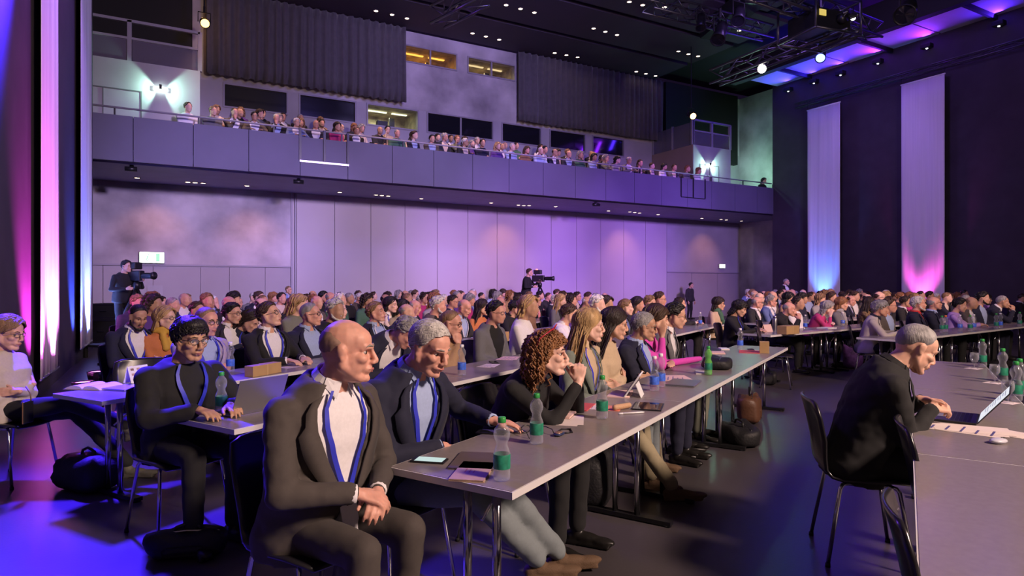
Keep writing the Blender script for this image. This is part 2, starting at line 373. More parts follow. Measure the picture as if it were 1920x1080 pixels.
# curtains on the balcony wall
def curtain(nm, x0, x1, z0, z1, v, lab, mm=CURT, amp=0.10, pitch=0.27):
    g = G(); nn = int((x1-x0)/0.045); rows = 7; vs = []
    for k in range(rows):
        z = z0+(z1-z0)*k/(rows-1)
        for i in range(nn+1):
            x = x0+(x1-x0)*i/nn; ph = x/pitch*2*PI
            y = amp*(math.sin(ph+1.3*math.sin(x*1.7)+0.25*math.sin(z*1.3+x))*0.8+0.35*math.sin(ph*2.3+x*3))*(1.15-0.35*k/(rows-1))
            vs.append((x, v+y, z+(0.03*math.sin(ph) if k == 0 else 0)))
    fs = [(r*(nn+1)+i, r*(nn+1)+i+1, (r+1)*(nn+1)+i+1, (r+1)*(nn+1)+i) for r in range(rows-1) for i in range(nn)]
    g.add(vs, fs); o = part(nm, g, mm, None, True)
    md = o.modifiers.new('thick', 'SOLIDIFY'); md.thickness = 0.012
    return tag(o, lab, 'curtain', 'stage curtains above the balcony')
curtain('curtain', onv(385, 80, VB).x, onv(755, 120, VB).x, 7.95, ZC-0.02, VB-0.3, 'long grey pleated curtain hanging left of the amber window')
curtain('curtain', onv(965, 180, VB).x, onv(1235, 200, VB).x, 7.90, ZC-0.02, VB-0.3, 'shorter grey pleated curtain hanging right of the upper windows')
# ------------------------------------------------------------------ ceiling
sbox('ceiling', (-4, -7, ZC+0.45), (26, 22, ZC+0.6), BLACK, 'black void above the ceiling panels')
cl = tag(empty('ceiling_panels', (0, 0, ZC)), 'dark violet suspended ceiling bays with black slots', None, None, 'structure')
slots = [21.4]
yv = onz(775, 0.5, ZC).y; yv2 = onz(1064, 0.5, ZC).y
stepv = yv-yv2
q = yv
edges = [21.45]
while q > -6: edges.append(q); q -= stepv
for i in range(len(edges)-1):
    xr = 19.0 if i < 3 else 17.6
    g = G(); g.box((-4, edges[i+1]+0.13, 0), (xr, edges[i]-0.13, 0.12)); part('ceiling_bay', g, CEIL, cl)
DL = emat('downlight_glow', (1.0, 0.72, 0.50), 9.0)
DLR = mat('downlight_ring', (0.25, 0.22, 0.24), 0.4, 0.6)
g = G(); g.lathe([(0.075, 0.0), (0.075, -0.012), (0.055, -0.014), (0.055, 0.0)], n=14); me_ring = g.mesh('downlight_ring')
g = G(); g.lathe([(0.055, -0.004), (0.055, -0.010), (0.001, -0.010)], n=12, caps=False); me_lens = g.mesh('downlight_lens')
def downlight(p, lab, grp, size=1.0):
    e = empty('downlight', p, 0, lab, 'ceiling light', grp); e.scale = (size, size, 1)
    link('trim_ring', me_ring, DLR, e); link('lens', me_lens, DL, e)
trip = [((705, 20), (735, 27), (763, 34)), ((886, 62), (911, 68), (936, 74)), ((1040, 99), (1062, 103), (1083, 107)), ((1193, 134), (1211, 138), (1229, 142)),
        ((949, 9), (976, 16), (1002, 23)), ((1113, 53), (1135, 59), (1157, 65)), ((1272, 96), (1291, 101), (1309, 105)),
        ((1180, 3), (1205, 9), (1246, 13)), ((1346, 40), (1365, 48), (1386, 57))]
tl = ['far left', 'left centre', 'right centre', 'far right']
for i, t in enumerate(trip):
    for j, (x, y) in enumerate(t):
        row = 'in the bay next to the curtains' if i < 4 else ('in the second ceiling bay' if i < 7 else 'in the third ceiling bay')
        downlight(onz(x, y, ZC), 'warm round downlight, %s of %s cluster %s' % (('left', 'middle', 'right')[j], ORD[i if i < 4 else i-4 if i < 7 else i-7], row), 'ceiling downlights', 1.25)
sl = [(257, 333), (352, 341), (366, 342), (381, 343), (463, 348), (637, 360), (705, 365), (716, 366), (728, 367), (790, 372), (921, 380), (972, 384), (982, 385), (992, 385), (1042, 387), (1141, 395), (1181, 397), (1190, 398), (1199, 399), (1234, 402), (1316, 409), (1352, 411), (1362, 412), (1390, 414)]
for i, (x, y) in enumerate(sl):
    p = onz(x, y, ZS); p.y = min(p.y, 21.2)
    downlight(p, 'small downlight under the balcony, %s from the left' % ordn(i), 'balcony underside downlights', 1.2)
for px in (285, 470, 940, 1165, 1318):
    x = onv(px, 470, VB).x
    lamp('soffit_spot', 'SPOT', (x, 20.1, 4.45), (x, VB, 2.3), (1.0, 0.42, 0.26), 85, 0.05, 80, 1.0)
# exit signs
for (px, py, hw, lab) in ((285, 483, 0.33, 'glowing green-white exit sign on the cloudy left wall'), (1353, 499, 0.2, 'small glowing exit sign on the far right back wall')):
    c = onv(px, py, VB-0.06); e = empty('exit_sign', c, 0, lab, 'sign', 'exit signs')
    hh = hw*0.52
    g = G(); g.box((-hw, -0.04, -hh), (hw, 0.06, hh)); part('sign_box', g, RAILM, e)
    g = G(); g.box((-hw+0.02, -0.05, -hh+0.02), (hw-0.02, -0.04, hh-0.02)); part('sign_face', g, emat('exit_face', (0.75, 1.0, 0.62), 5.5), e)
    g = G(); s_ = hw
    g.obox((-0.35*s_, -0.053, 0.02*s_), (0.05*s_, 0, 0.0), (0, 0.002, 0), (0.03*s_, 0, 0.16*s_)); g.obox((-0.30*s_, -0.053, -0.22*s_), (0.04*s_, 0, 0), (0, 0.002, 0), (0.09*s_, 0, 0.10*s_)); g.obox((-0.42*s_, -0.053, -0.20*s_), (0.04*s_, 0, 0), (0, 0.002, 0), (-0.05*s_, 0, 0.12*s_))
    g.ell((-0.28*s_, -0.053, 0.27*s_), (0.06*s_, 0.003, 0.06*s_)); g.box((0.3*s_, -0.055, -0.36*s_), (0.6*s_, -0.051, 0.36*s_))
    part('running_pictogram', g, mat('exit_green', (0.35, 0.75, 0.40), 0.6, emit=(0.2, 0.8, 0.3), estr=1.2), e)
# ------------------------------------------------------------------ right wall: lit soffit, rail truss, banners
sf = tag(empty('trim_9', (20.5, 0, 9.9)), 'wall-top soffit washed blue and violet', None, None, 'structure')
SOFL = mat('soffit_pale', (0.55, 0.53, 0.58), 0.7, nscale=2, namt=0.05)
k = 0; y = -3.0
while y < 17.8:
    g = G(); g.box((0, y+0.03, 0), (2.2, y+1.57, 0.08)); part('soffit_panel', g, SOFL, sf)
    g = G(); g.box((-0.05, y-0.06, -0.14), (2.2, y+0.03, 0.10)); 
    if k % 2 == 0: part('soffit_beam', g, BLACK, sf)
    y += 1.6; k += 1
g = G(); g.box((-0.35, -4, -0.25), (-0.05, 18, 0.7)); part('catwalk_girder', g, BLACK, sf)
cols = [(0.30, 0.07, 1.0), (0.16, 0.06, 1.0), (0.10, 0.06, 1.0), (0.30, 0.06, 1.0), (0.36, 0.06, 1.0), (0.20, 0.06, 1.0), (0.10, 0.06, 1.0), (0.10, 0.06, 1.0)]
for i, (px, py) in enumerate(((1477, 168), (1525, 152), (1575, 135), (1645, 111), (1737, 80), (1872, 36))):
    p = onu(px, py, UR-0.25)
    e = empty('led_fixture', (UR-0.22, p.y, 9.55), 0, 'small black uplight on the right wall ledge, %s from the far corner' % ordn(i), 'light fixture', 'ledge uplights')
    g = G(); g.box((-0.12, -0.16, -0.08), (0.12, 0.16, 0.06)); part('fixture_body', g, BLACK, e, bevel=0.02)
    g = G(); g.box((0.12, -0.04, -0.05), (0.21, 0.04, 0.0)); part('wall_bracket', g, BLACK, e)
    g = G(); g.lathe([(0.035, -0.08), (0.03, -0.1), (0.001, -0.1)], n=10); part('indicator_lens', g, emat('indicator_glow', (0.8, 0.8, 1.0), 5), e)
    lamp('led_light', 'AREA', (UR-0.35, p.y, 9.66), (UR-0.95, p.y, 9.95), ((0.04, 0.02, 1.0), (0.04, 0.02, 1.0), (0.07, 0.02, 1.0), (0.24, 0.02, 1.0), (0.22, 0.02, 1.0), (0.09, 0.02, 1.0))[i], 42, 0.25, sizey=1.2)
def truss(nm, a, b, lab, w=0.3, r=0.025, seg=0.5, tri=False, mm=TRUSS):
    a, b = Vector(a), Vector(b); e = empty(nm, a, 0, lab, 'truss', 'lighting trusses')
    d = b-a; L_ = d.length; t = d.normalized(); s = t.cross(Vector((0, 0, 1))).normalized()*w/2; u = Vector((0, 0, 1))*w/2
    crn = [s+u, s-u, -s-u, -s+u]
    for c in crn:
        g = G(); g.tube([c, c+d], r, 6); part('chord', g, mm, e, True)
    g = G(); n_ = max(2, int(L_/seg))
    for i in range(n_):
        p, q = d*(i/n_), d*((i+1)/n_)
        for k in range(4):
            c0, c1 = crn[k], crn[(k+1) % 4]
            if i % 2: c0, c1 = c1, c0
            g.tube([p+c0, q+c1], r*0.5, 5)
    part('lattice_web', g, mm, e, True)
    return e
ta = onu(1493, 212, UR-0.35); tb = onu(1920, 93, UR-0.35)
tb2 = ta+(tb-ta)*1.5; tb2.z = ta.z = 8.72
truss('banner_truss', ta, tb2, 'slim dark truss holding the banners along the right wall', 0.18, 0.022, 0.6)
def banner(nm, wallx, y0, y1, z0, z1, sgn, lab, group):
    e = empty(nm, (wallx, (y0+y1)/2, z0), 0, lab, 'banner', group)
    g = G(); w = (y1-y0)/2; nn, rows = 24, 12; vs = []
    for k in range(rows+1):
        z = (z1-z0)*k/rows
        for i in range(nn+1):
            y = -w+2*w*i/nn; tp = 1-k/rows
            vs.append((0.012*math.sin(i*1.9+0.3*z)*(0.3+0.7*tp)+0.01*math.sin(i*0.8), y, z))
    g.add(vs, [(r*(nn+1)+i, r*(nn+1)+i+1, (r+1)*(nn+1)+i+1, (r+1)*(nn+1)+i) for r in range(rows) for i in range(nn)])
    o = part('cloth', g, BANNER, e, True); md = o.modifiers.new('t', 'SOLIDIFY'); md.thickness = 0.004
    g = G(); g.tube([(0, -w-0.02, z1-z0+0.02), (0, w+0.02, z1-z0+0.02)], 0.025, 8); part('top_bar', g, WHITE, e, True)
    g = G(); g.tube([(0, -w-0.02, -0.01), (0, w+0.02, -0.01)], 0.02, 8); part('bottom_bar', g, STEEL, e, True)
    g = G()
    for q in (-w, w): g.tube([(0, q, z1-z0+0.03), (0, q, z1-z0+0.35)], 0.008, 5)
    part('hanger', g, BLACK, e)
    return e
def bannerR(p0, p1, lab):
    a, b = onu(p0, 300, UR-0.35), onu(p1, 300, UR-0.35); banner('wall_banner', UR-0.35, min(a.y, b.y), max(a.y, b.y), 0.35, 8.4, -1, lab, 'right wall banners'); return (a.y+b.y)/2
b1 = bannerR(1514, 1575, 'tall lavender banner with blue base light on the right wall')
b2 = bannerR(1690, 1771, 'tall banner with pink base light on the right wall')
def bannerL(p0, p1, lab):
    a, b = onu(p0, 300, UL+0.10), onu(p1, 300, UL+0.10); banner('wall_banner', UL+0.10, min(a.y, b.y), max(a.y, b.y), 0.30, 9.6, 1, lab, 'left wall banners'); return (a.y+b.y)/2
l1 = bannerL(76, 109, 'narrow pink-white glowing banner at the far left')
l2 = bannerL(151, 172, 'narrow blue-white glowing banner at the left')
def uplight(x, y, sgn, col, power, lab, ang=50, top=6.0, off=0.5):
    e = empty('floor_uplight', (x, y, 0), 0, lab, 'light fixture', 'floor uplights')
    g = G(); g.box((-0.16, -0.16, 0.0), (0.16, 0.16, 0.05)); part('base_plate', g, BLACKG, e, bevel=0.01)
    g = G(); g.box((-0.03, -0.17, 0.05), (0.03, -0.14, 0.25)); g.box((-0.03, 0.14, 0.05), (0.03, 0.17, 0.25)); part('yoke', g, BLACKG, e)
    g = G(); g.lathe([(0.001, 0.10), (0.10, 0.10), (0.13, 0.26), (0.11, 0.26), (0.10, 0.24)], n=16, caps=False); part('lamp_head', g, BLACKG, e, True)
    g = G(); g.lathe([(0.10, 0.245), (0.001, 0.246)], n=16, caps=False); part('lens', g, emat('lens_'+lab[-8:], col, 6), e, True)
    lamp('uplight_beam', 'SPOT', (x, y, 0.32), (x+sgn*off, y, top), col, power, 0.06, ang, 0.8)
uplight(UL+0.62, l1+0.25, -1, (1.0, 0.20, 0.90), 1100, 'black floor uplight throwing pink-white light up the far left banner', 74, 1.0, 0.40)
uplight(UL+0.55, l1-0.85, -1, (1.0, 0.05, 0.80), 1900, 'black floor uplight throwing magenta light beside the far left banner', 66, 1.1, 0.38)
uplight(UL+0.62, l2+0.25, -1, (0.20, 0.30, 1.0), 1300, 'black floor uplight throwing blue-white light up the left banner', 74, 1.0, 0.40)
uplight(UL+0.55, l2-1.25, -1, (0.05, 0.10, 1.0), 1900, 'black floor uplight throwing deep blue light beside the left banner', 66, 1.1, 0.38)
uplight(UR-0.80, b1, 1, (0.08, 0.22, 1.0), 900, 'black floor uplight below the blue lit right banner', 55, 4.0, 0.4)
uplight(UR-0.80, b2, 1, (1.0, 0.08, 0.70), 900, 'black floor uplight below the pink lit right banner', 55, 4.0, 0.4)
lamp('banner_top_wash', 'SPOT', (18.5, 13.5, 9.5), (UR-0.3, 13.5, 5.0), (0.36, 0.20, 1.0), 230, 0.3, 75, 0.7)
lamp('banner_left_wash', 'SPOT', (1.6, 12.0, 9.5), (UL, 13.0, 5.0), (0.50, 0.20, 1.0), 800, 0.3, 60, 0.7)
# ------------------------------------------------------------------ rig in the upper right
truss('lighting_truss', at(1215, 5, 17), at(1440, 62, 21), 'dark truss with spotlights below the ceiling, upper centre right', 0.4, 0.035, 0.5)
truss('lighting_truss', at(1340, 146, 19), at(1600, 40, 15), 'truss carrying the bright spotlight beside the projector', 0.4, 0.035, 0.5)
truss('lighting_truss', at(1400, -30, 14), at(1640, 60, 17), 'truss crossing behind the projector cage', 0.4, 0.035, 0.5)
truss('lighting_truss', at(820, 32, 13), at(905, -12, 12), 'short dark truss end at the top centre', 0.35, 0.03, 0.45)
for i, (p, q, dd) in enumerate((((1330, 130), (1700, -60), 22),)):
    a, b = at(p[0], p[1], dd), at(q[0], q[1], dd*0.62); a.z = b.z = 10.35-1.15*i
    e = empty('ventilation_duct', a, 0, ('long black duct running above the rig', 'black duct end near the far right corner')[i], 'duct', 'black ducts')
    d = b-a; s = d.cross(Vector((0, 0, 1))).normalized()*0.35
    g = G(); g.obox(d/2, d/2, s, (0, 0, 0.25)); part('duct_body', g, BLACK, e)
    g = G()
    for k in range(1, 6): g.obox(d*(k/6), d.normalized()*0.03, s*1.06, (0, 0, 0.27))
    part('duct_flange', g, BLACKG, e)
# projector in a cage
pc = at(1535, 48, 15.5); e = empty('projector', pc, -YAW+0.35, 'large black projector in a hanging metal cage', 'projector')
g = G(); g.box((-0.55, -0.45, -0.25), (0.55, 0.45, 0.22)); part('projector_body', g, BLACKG, e, bevel=0.03)
g = G(); g.tube([(0.2, -0.45, 0), (0.2, -0.60, 0)], [0.13, 0.12], 14); part('lens_barrel', g, BLACKG, e, True)
g = G(); g.box((-0.45, -0.47, 0.02), (-0.25, -0.45, 0.16)); part('status_panel', g, emat('status_glow', (1.0, 0.75, 0.15), 0.7), e)
g = G()
for x in (-0.7, 0.7):
    for y in (-0.6, 0.6): g.tube([(x, y, -0.35), (x, y, 0.45)], 0.03, 6)
for z in (-0.35, 0.45):
    for x in (-0.7, 0.7): g.tube([(x, -0.6, z), (x, 0.6, z)], 0.03, 6)
    for y in (-0.6, 0.6): g.tube([(-0.7, y, z), (0.7, y, z)], 0.03, 6)
g.tube([(0, 0, 0.45), (0, 0, 1.6)], 0.02, 6); part('cage_frame', g, TRUSS, e, True)
def spotfix(px, py, d, to, lab, glow=None, sz=1.0, hang=False):
    p = at(px, py, d); e = empty('stage_spotlight', p, 0, lab, 'spotlight', 'rig spotlights'); e.scale = (sz,)*3
    q = (Vector(to)-p).to_track_quat('-Z', 'Y').to_matrix()
    g = G(); g.lathe([(0.02, 0.25), (0.10, 0.24), (0.12, 0.05), (0.10, 0.0), (0.14, -0.22), (0.12, -0.22), (0.09, -0.05)], n=14, caps=False)
    g.v = [tuple(q @ Vector(v)) for v in g.v]; part('lamp_can', g, BLACKG, e, True)
    g = G(); g.lathe([(0.115, -0.2), (0.001, -0.19)], n=14, caps=False); g.v = [tuple(q @ Vector(v)) for v in g.v]
    part('lens', g, emat('spot_lens_'+str(px), glow, 9) if glow else DGLASS, e, True)
    g = G(); g.tube([(-0.16, 0, 0), (-0.16, 0, 0.28), (0.16, 0, 0.28), (0.16, 0, 0)], 0.015, 6); g.tube([(0, 0, 0.28), (0, 0, 0.45)], 0.03, 6); part('yoke_bracket', g, BLACK, e)
    if hang: g = G(); g.tube([(0, 0, 0.40), (0, 0, (ZC+0.46-p.z)/sz)], 0.02, 6); part('hanging_pole', g, BLACK, e)
    return e
spotfix(1430, 128, 17.5, (1, 3, 1), 'blazing white spotlight in the upper right rig', (1.0, 0.95, 0.85), 1.0)
spotfix(1540, 104, 17.0, (6, 6, 0), 'moving light with blue glowing ring lens', (0.10, 0.16, 1.0), 1.0, True)
spotfix(1314, 42, 18, (10, 10, 0), 'dark spotlight hanging from the upper centre truss', None, 1.1)
spotfix(1350, 62, 18.5, (8, 10, 0), 'bulky dark spotlight at the truss end', None, 1.6)
spotfix(1385, 30, 18.5, (8, 8, 0), 'dark spotlight left of the projector', None, 1.5)
spotfix(1600, 32, 15.5, (4, 4, 0), 'small spotlight with white glint right of the projector', (0.9, 0.9, 1.0), 0.5)
spotfix(1700, 20, 15.0, (4, 4, 0), 'dark spotlight tilted above the lit soffit', None, 1.8)
spotfix(383, 42, 18.0, (2, 4, 1), 'amber glowing spotlight beside the left curtain', (1.0, 0.45, 0.08), 1.0, True)
spotfix(1296, 216, 24.0, (12, 4, 1), 'amber glowing spotlight above the right stair block', (1.0, 0.55, 0.15), 1.0, True)
lamp('amber_spill', 'POINT', (onv(383, 42, 20.3).x, 20.3, 9.3), None, (1.0, 0.5, 0.15), 6, 0.1)
for i, px in enumerate((247, 560, 1117)):
    p = onv(px, (300, 352, 393)[i], VF+0.5); p.z = 4.45
    e = empty('security_camera', p, 0, 'small black camera bracket under the balcony edge, %s from left' % ORD[i], 'camera', 'underside cameras')
    g = G(); g.tube([(0, 0, 0.1), (0, 0, 0.0)], 0.05, 8); part('mount', g, BLACKG, e); g = G(); g.tube([(-0.15, -0.05, -0.03), (0.12, -0.05, -0.03)], 0.06, 8); part('camera_body', g, BLACKG, e, True)
# ------------------------------------------------------------------ seating layout
D1 = wdir(1699-CX, FPX); DC = wdir(1608-CX, FPX); DR = wdir(2611-CX, FPX)
def nrm(d): return Vector((d.y, -d.x, 0))        # towards the stage
TZ, TT = 0.74, 0.03
F_A = onz(959.5, 921.6, TZ); F_B = onz(439.8, 804.5, TZ); F_C = onz(191.7, 751.7, TZ)
F_R1 = onz(1444.7, 628.5, TZ); F_R2 = onz(1690, 637.5, TZ); F_P = onz(1719, 1060, TZ)
class Row:
    def __init__(s, f, d): s.f = Vector((f.x, f.y, 0)); s.d = d; s.n = nrm(d); s.rz = math.atan2(s.n.y, s.n.x)
    def p(s, a, o, z=0.0): q = s.f+s.d*a+s.n*o; return Vector((q.x, q.y, z))
    def hit(s, px, o):                           # point of the line at offset o seen in column px -> (along, depth)
        k = (px-CX)/FPX; b = s.f+s.n*o
        X = lambda v: v.x*CU-v.y*SU; Y = lambda v: v.x*SU+v.y*CU
        a = (k*Y(b)-X(b))/(X(s.d)-k*Y(s.d)); return a, Y(b)+a*Y(s.d)
RA, RB, RC = Row(F_A, D1), Row(F_B, D1), Row(F_C, DC)
def shift(r, o, a=0.0): return Row(r.p(a, o), r.d)
RD, RE, RF, RG, RH, RI = [shift(RC, -1.55*k) for k in range(1, 7)]
R2_, R1_ = Row(F_R2, DR), Row(F_R1, DR)
R0_, RM1, RM2, RM3, RM4 = [shift(R1_, -1.5*k) for k in range(1, 6)]
AIS = wdir(0.30, 0.95); AISN = nrm(AIS)
def side(p): return (Vector((p.x, p.y, 0))-R1_.f).dot(AISN)      # > 0 right block, < 0 left block
def start_a(row, o=-0.3):
    a = -6.0
    while side(row.p(a, o)) < 0.0: a += 0.05
    return a
# ------------------------------------------------------------------ tables
TOPM = mat('table_laminate', (0.23, 0.20, 0.195), 0.27, nscale=40, namt=0.05)
EDGE = mat('table_edge_band', (0.62, 0.60, 0.60), 0.45)
FOOTM = mat('table_foot_black', (0.02, 0.02, 0.022), 0.3, 0.4)
TW = 0.6
def table_meshes(L_):
    g = G(); g.box((-TW, 0, TZ-TT+0.001), (0, L_, TZ)); top = g
    parts = []
    g = G(); t = 0.006
    g.box((-TW-t, -t, TZ-TT), (0+t, 0.0, TZ-0.0015)); g.box((-TW-t, L_, TZ-TT), (t, L_+t, TZ-0.0015)); g.box((0, 0, TZ-TT), (t, L_, TZ-0.0015)); g.box((-TW-t, 0, TZ-TT), (-TW, L_, TZ-0.0015))
    return top, g
tube_g = G(); tube_g.tube([(0, 0, 0.03), (0, 0, TZ-TT)], 0.019, 12); ME_LEG = tube_g.mesh('table_leg')
fg = G(); fg.obox((0, 0, 0.022), (0.30, 0, 0), (0, 0.028, 0), (0, 0, 0.013)); ME_FOOT = fg.mesh('table_foot', False)
gg = G(); gg.lathe([(0.028, 0.0), (0.03, 0.012)], (0.27, 0, 0), 10); gg.lathe([(0.028, 0.0), (0.03, 0.012)], (-0.27, 0, 0), 10); ME_GLIDE = gg.mesh('foot_glide')
bg = G(); bg.tube([(0, 0, 0.50), (0, 0.30, TZ-TT)], 0.008, 6); ME_BRACE = bg.mesh('leg_brace')
bg = G(); bg.tube([(0, 0, 0.50), (0, -0.30, TZ-TT)], 0.008, 6); ME_BRACE2 = bg.mesh('leg_brace')
TOPS = {}
def table(row, a, L_, lab, grp='grey conference tables in rows'):
    e = empty('conference_table', row.p(a, 0), row.rz, lab, 'table', grp)
    key = round(L_, 2)
    if key not in TOPS:
        t, b = table_meshes(L_); TOPS[key] = (t.mesh('tabletop', False), b.mesh('edge_band', False))
    link('tabletop', TOPS[key][0], TOPM, e); link('edge_band', TOPS[key][1], EDGE, e)
    for i, y in enumerate((0.24, L_-0.24)):
        f = link('foot_bar', ME_FOOT, FOOTM, e, (-TW/2, y, 0)); link('glide', ME_GLIDE, BLACK, f)
        for x in (-0.075, 0.075): link('leg', ME_LEG, CHROME, e, (-TW/2+x, y, 0))
        link('brace', ME_BRACE if i == 0 else ME_BRACE2, CHROME, e, (-TW/2, y, 0))
    return e
LT = 2.12
for i in range(3): table(RA, i*LT, LT-0.012, ('grey conference table nearest the camera, beside the bald man', 'middle grey table of the nearest row, under the tablet stand', 'far grey table of the nearest row, holding the black bag')[i])
for i in range(5): table(RB, i*LT, LT-0.012, 'grey table of the second row, %s from the man in black' % ORD[i])
for i in range(4): table(RC, i*LT, LT-0.012, 'grey table of the third row, %s from the seated woman at left' % ORD[i])
for k, (r, nm, n0, n1) in enumerate(((RD, 'fourth', 0, 6), (RE, 'fifth', 0, 6), (RF, 'sixth', 1, 6), (RG, 'seventh', 2, 6), (RH, 'eighth', 3, 6))):
    for i in range(n0, n1):
        if r.p((i+1)*LT, -0.6).y < 20.0 and side(r.p((i+1)*LT, 0)) < -0.7 and r.p(i*LT, -0.6).x > UL+0.9: table(r, i*LT, LT-0.012, 'grey table of the %s left-block row, %s from the left aisle' % (nm, ORD[i]))
for i in range(3): table(R2_, i*LT, LT-0.012, 'grey table in front right block row with bottles, %s from the aisle' % ORD[i])
for i in range(5): table(R1_, i*LT, LT-0.012, 'grey table of the second right-block row, %s from the aisle' % ORD[i])
for k, r in enumerate((R0_, RM1, RM2, RM3)):
    a0_ = start_a(r)
    for i in range(6):
        q = r.p(a0_+(i+1)*LT, -0.6)
        if q.x < 21.5 and q.y < 20.5: table(r, a0_+i*LT, LT-0.012, 'grey table of the %s right-block row, %s from the aisle' % (ORD[k+2], ORD[i]))
# presenter table on the right: its back edge is the left edge seen in the photo
RP = Row(onz(1711, 780, TZ)+nrm(D1)*TW, D1)
aP, dP = RP.hit(1708, -TW)
def along_y(row, py, o, z):                       # along-coordinate where the line at offset o reaches image row py
    d = (EYE-z)*FPX/(py-HZ); Y = lambda v: v.x*SU+v.y*CU
    return (d-Y(row.f+row.n*o))/Y(row.d)
aend = along_y(RP, 674, -TW, TZ)
for i in range(3): table(RP, aend-(i+1)*LT, LT-0.012, ('far grey table of the right foreground row, holding three bottles', 'right foreground grey table under the open laptop', 'nearest right foreground grey table, cut by the frame')[i])
# ------------------------------------------------------------------ chairs
def chair_meshes():
    prof = [(0.225, 0.425), (0.205, 0.445), (0.10, 0.452), (-0.04, 0.444), (-0.13, 0.440), (-0.185, 0.452), (-0.215, 0.49), (-0.232, 0.56), (-0.25, 0.66), (-0.275, 0.78), (-0.295, 0.855), (-0.302, 0.875)]
    wid = [0.19, 0.215, 0.225, 0.225, 0.215, 0.20, 0.19, 0.195, 0.21, 0.215, 0.20, 0.15]
    rings = []
    n_ = 10
    for (x, z), w in zip(prof, wid):
        rg = []
        for k in range(n_+1):
            t = -1+2*k/n_; y = w*t
            back = max(0, min(1, (z-0.47)/0.2))
            rg.append((x+0.03*t*t*back, y, z+(0.012*t*t*(1-back))))
        rings.append(rg)
    g = G(); g.loft(rings, closed=False, caps=False)
    me = g.mesh('seat_shell')
    bm = bmesh.new(); bm.from_mesh(me); bmesh.ops.recalc_face_normals(bm, faces=bm.faces)
    bmesh.ops.solidify(bm, geom=bm.faces[:], thickness=0.012); bm.to_mesh(me); bm.free()
    me.polygons.foreach_set('use_smooth', [True]*len(me.polygons))
    legs = []
    for sx, sy in ((1, 1), (1, -1), (-1, 1), (-1, -1)):
        g = G(); x0, x1 = (0.13, 0.20) if sx > 0 else (-0.13, -0.21)
        g.tube([(x0*0.8, sy*0.15, 0.432), (x0, sy*0.175, 0.428), (x0+0.012*sx, sy*0.183, 0.41), (x1, sy*0.22, 0.012)], 0.0105, 8); legs.append(g.mesh('leg'))
    g = G()
    g.tube([(0.11, -0.15, 0.432), (0.11, 0.15, 0.432)], 0.0095, 8); g.tube([(-0.11, -0.15, 0.428), (-0.11, 0.15, 0.428)], 0.0095, 8)
    for sy in (-1, 1): g.tube([(-0.11, sy*0.15, 0.43), (0.11, sy*0.15, 0.43)], 0.0095, 8)
    fr = g.mesh('under_frame')
    g = G(); g.lathe([(0.014, 0), (0.013, 0.02)], n=8); gl = g.mesh('glide')
    return me, legs, fr, gl
SHELL = mat('chair_shell_black', (0.014, 0.013, 0.016), 0.28, coat=0.3)
C_SH, C_LEG, C_FR, C_GL = chair_meshes()
def chair(p, rz, lab, grp='black shell chairs', legs=True):
    e = empty('shell_chair', (p.x, p.y, 0), rz, lab, 'chair', grp)
    link('seat_shell', C_SH, SHELL, e); link('under_frame', C_FR, CHROME, e)
    for i, m_ in enumerate(C_LEG):
        l = link('leg', m_, CHROME, e)
        if legs == 2: link('glide', C_GL, BLACK, l, ((0.20, 0.22, 0), (0.20, -0.22, 0), (-0.21, 0.22, 0), (-0.21, -0.22, 0))[i])
    return e
# ------------------------------------------------------------------ small props
def thin_clear(name, tint, edge):                 # thin-walled clear plastic or glass: see-through face on, glossier at the rim
    m = bpy.data.materials.new(name); m.use_nodes = True; N = m.node_tree.nodes; L = m.node_tree.links; N.remove(N['Principled BSDF'])
    t = N.new('ShaderNodeBsdfTransparent'); t.inputs[0].default_value = tint; gl = N.new('ShaderNodeBsdfPrincipled'); gl.inputs['Base Color'].default_value = edge; gl.inputs['Roughness'].default_value = 0.06; gl.inputs['Specular IOR Level'].default_value = 1.0
    lw = N.new('ShaderNodeLayerWeight'); lw.inputs[0].default_value = 0.35; mx = N.new('ShaderNodeMath'); mx.operation = 'MULTIPLY_ADD'; mx.inputs[1].default_value = 0.55; mx.inputs[2].default_value = 0.10
    L.new(lw.outputs['Facing'], mx.inputs[0]); mi = N.new('ShaderNodeMixShader'); L.new(mx.outputs[0], mi.inputs[0]); L.new(t.outputs[0], mi.inputs[1]); L.new(gl.outputs[0], mi.inputs[2]); L.new(mi.outputs[0], N['Material Output'].inputs['Surface'])
    return m
PET = thin_clear('clear_pet', (0.97, 0.98, 1.0, 1), (0.5, 0.52, 0.58, 1)); THING = thin_clear('thin_glass', (0.97, 0.98, 1.0, 1), (0.45, 0.46, 0.5, 1))
WATER = mat('water', (0.9, 0.95, 1.0), 0.0, trans=1.0, ior=1.33)
GREENL = mat('bottle_label_green', (0.02, 0.22, 0.13), 0.45, nscale=60, namt=0.3); BLUEL = mat('bottle_label_blue', (0.06, 0.16, 0.75), 0.45, nscale=60, namt=0.3)
GREENC = mat('bottle_cap_green', (0.03, 0.30, 0.06), 0.4); WHITEC = mat('bottle_cap_white', (0.75, 0.75, 0.78), 0.4); ORANGEC = mat('bottle_cap_orange', (0.8, 0.2, 0.04), 0.4)
GREENPET = mat('green_pet', (0.16, 0.55, 0.12), 0.06, alpha=0.62, spec=0.8)
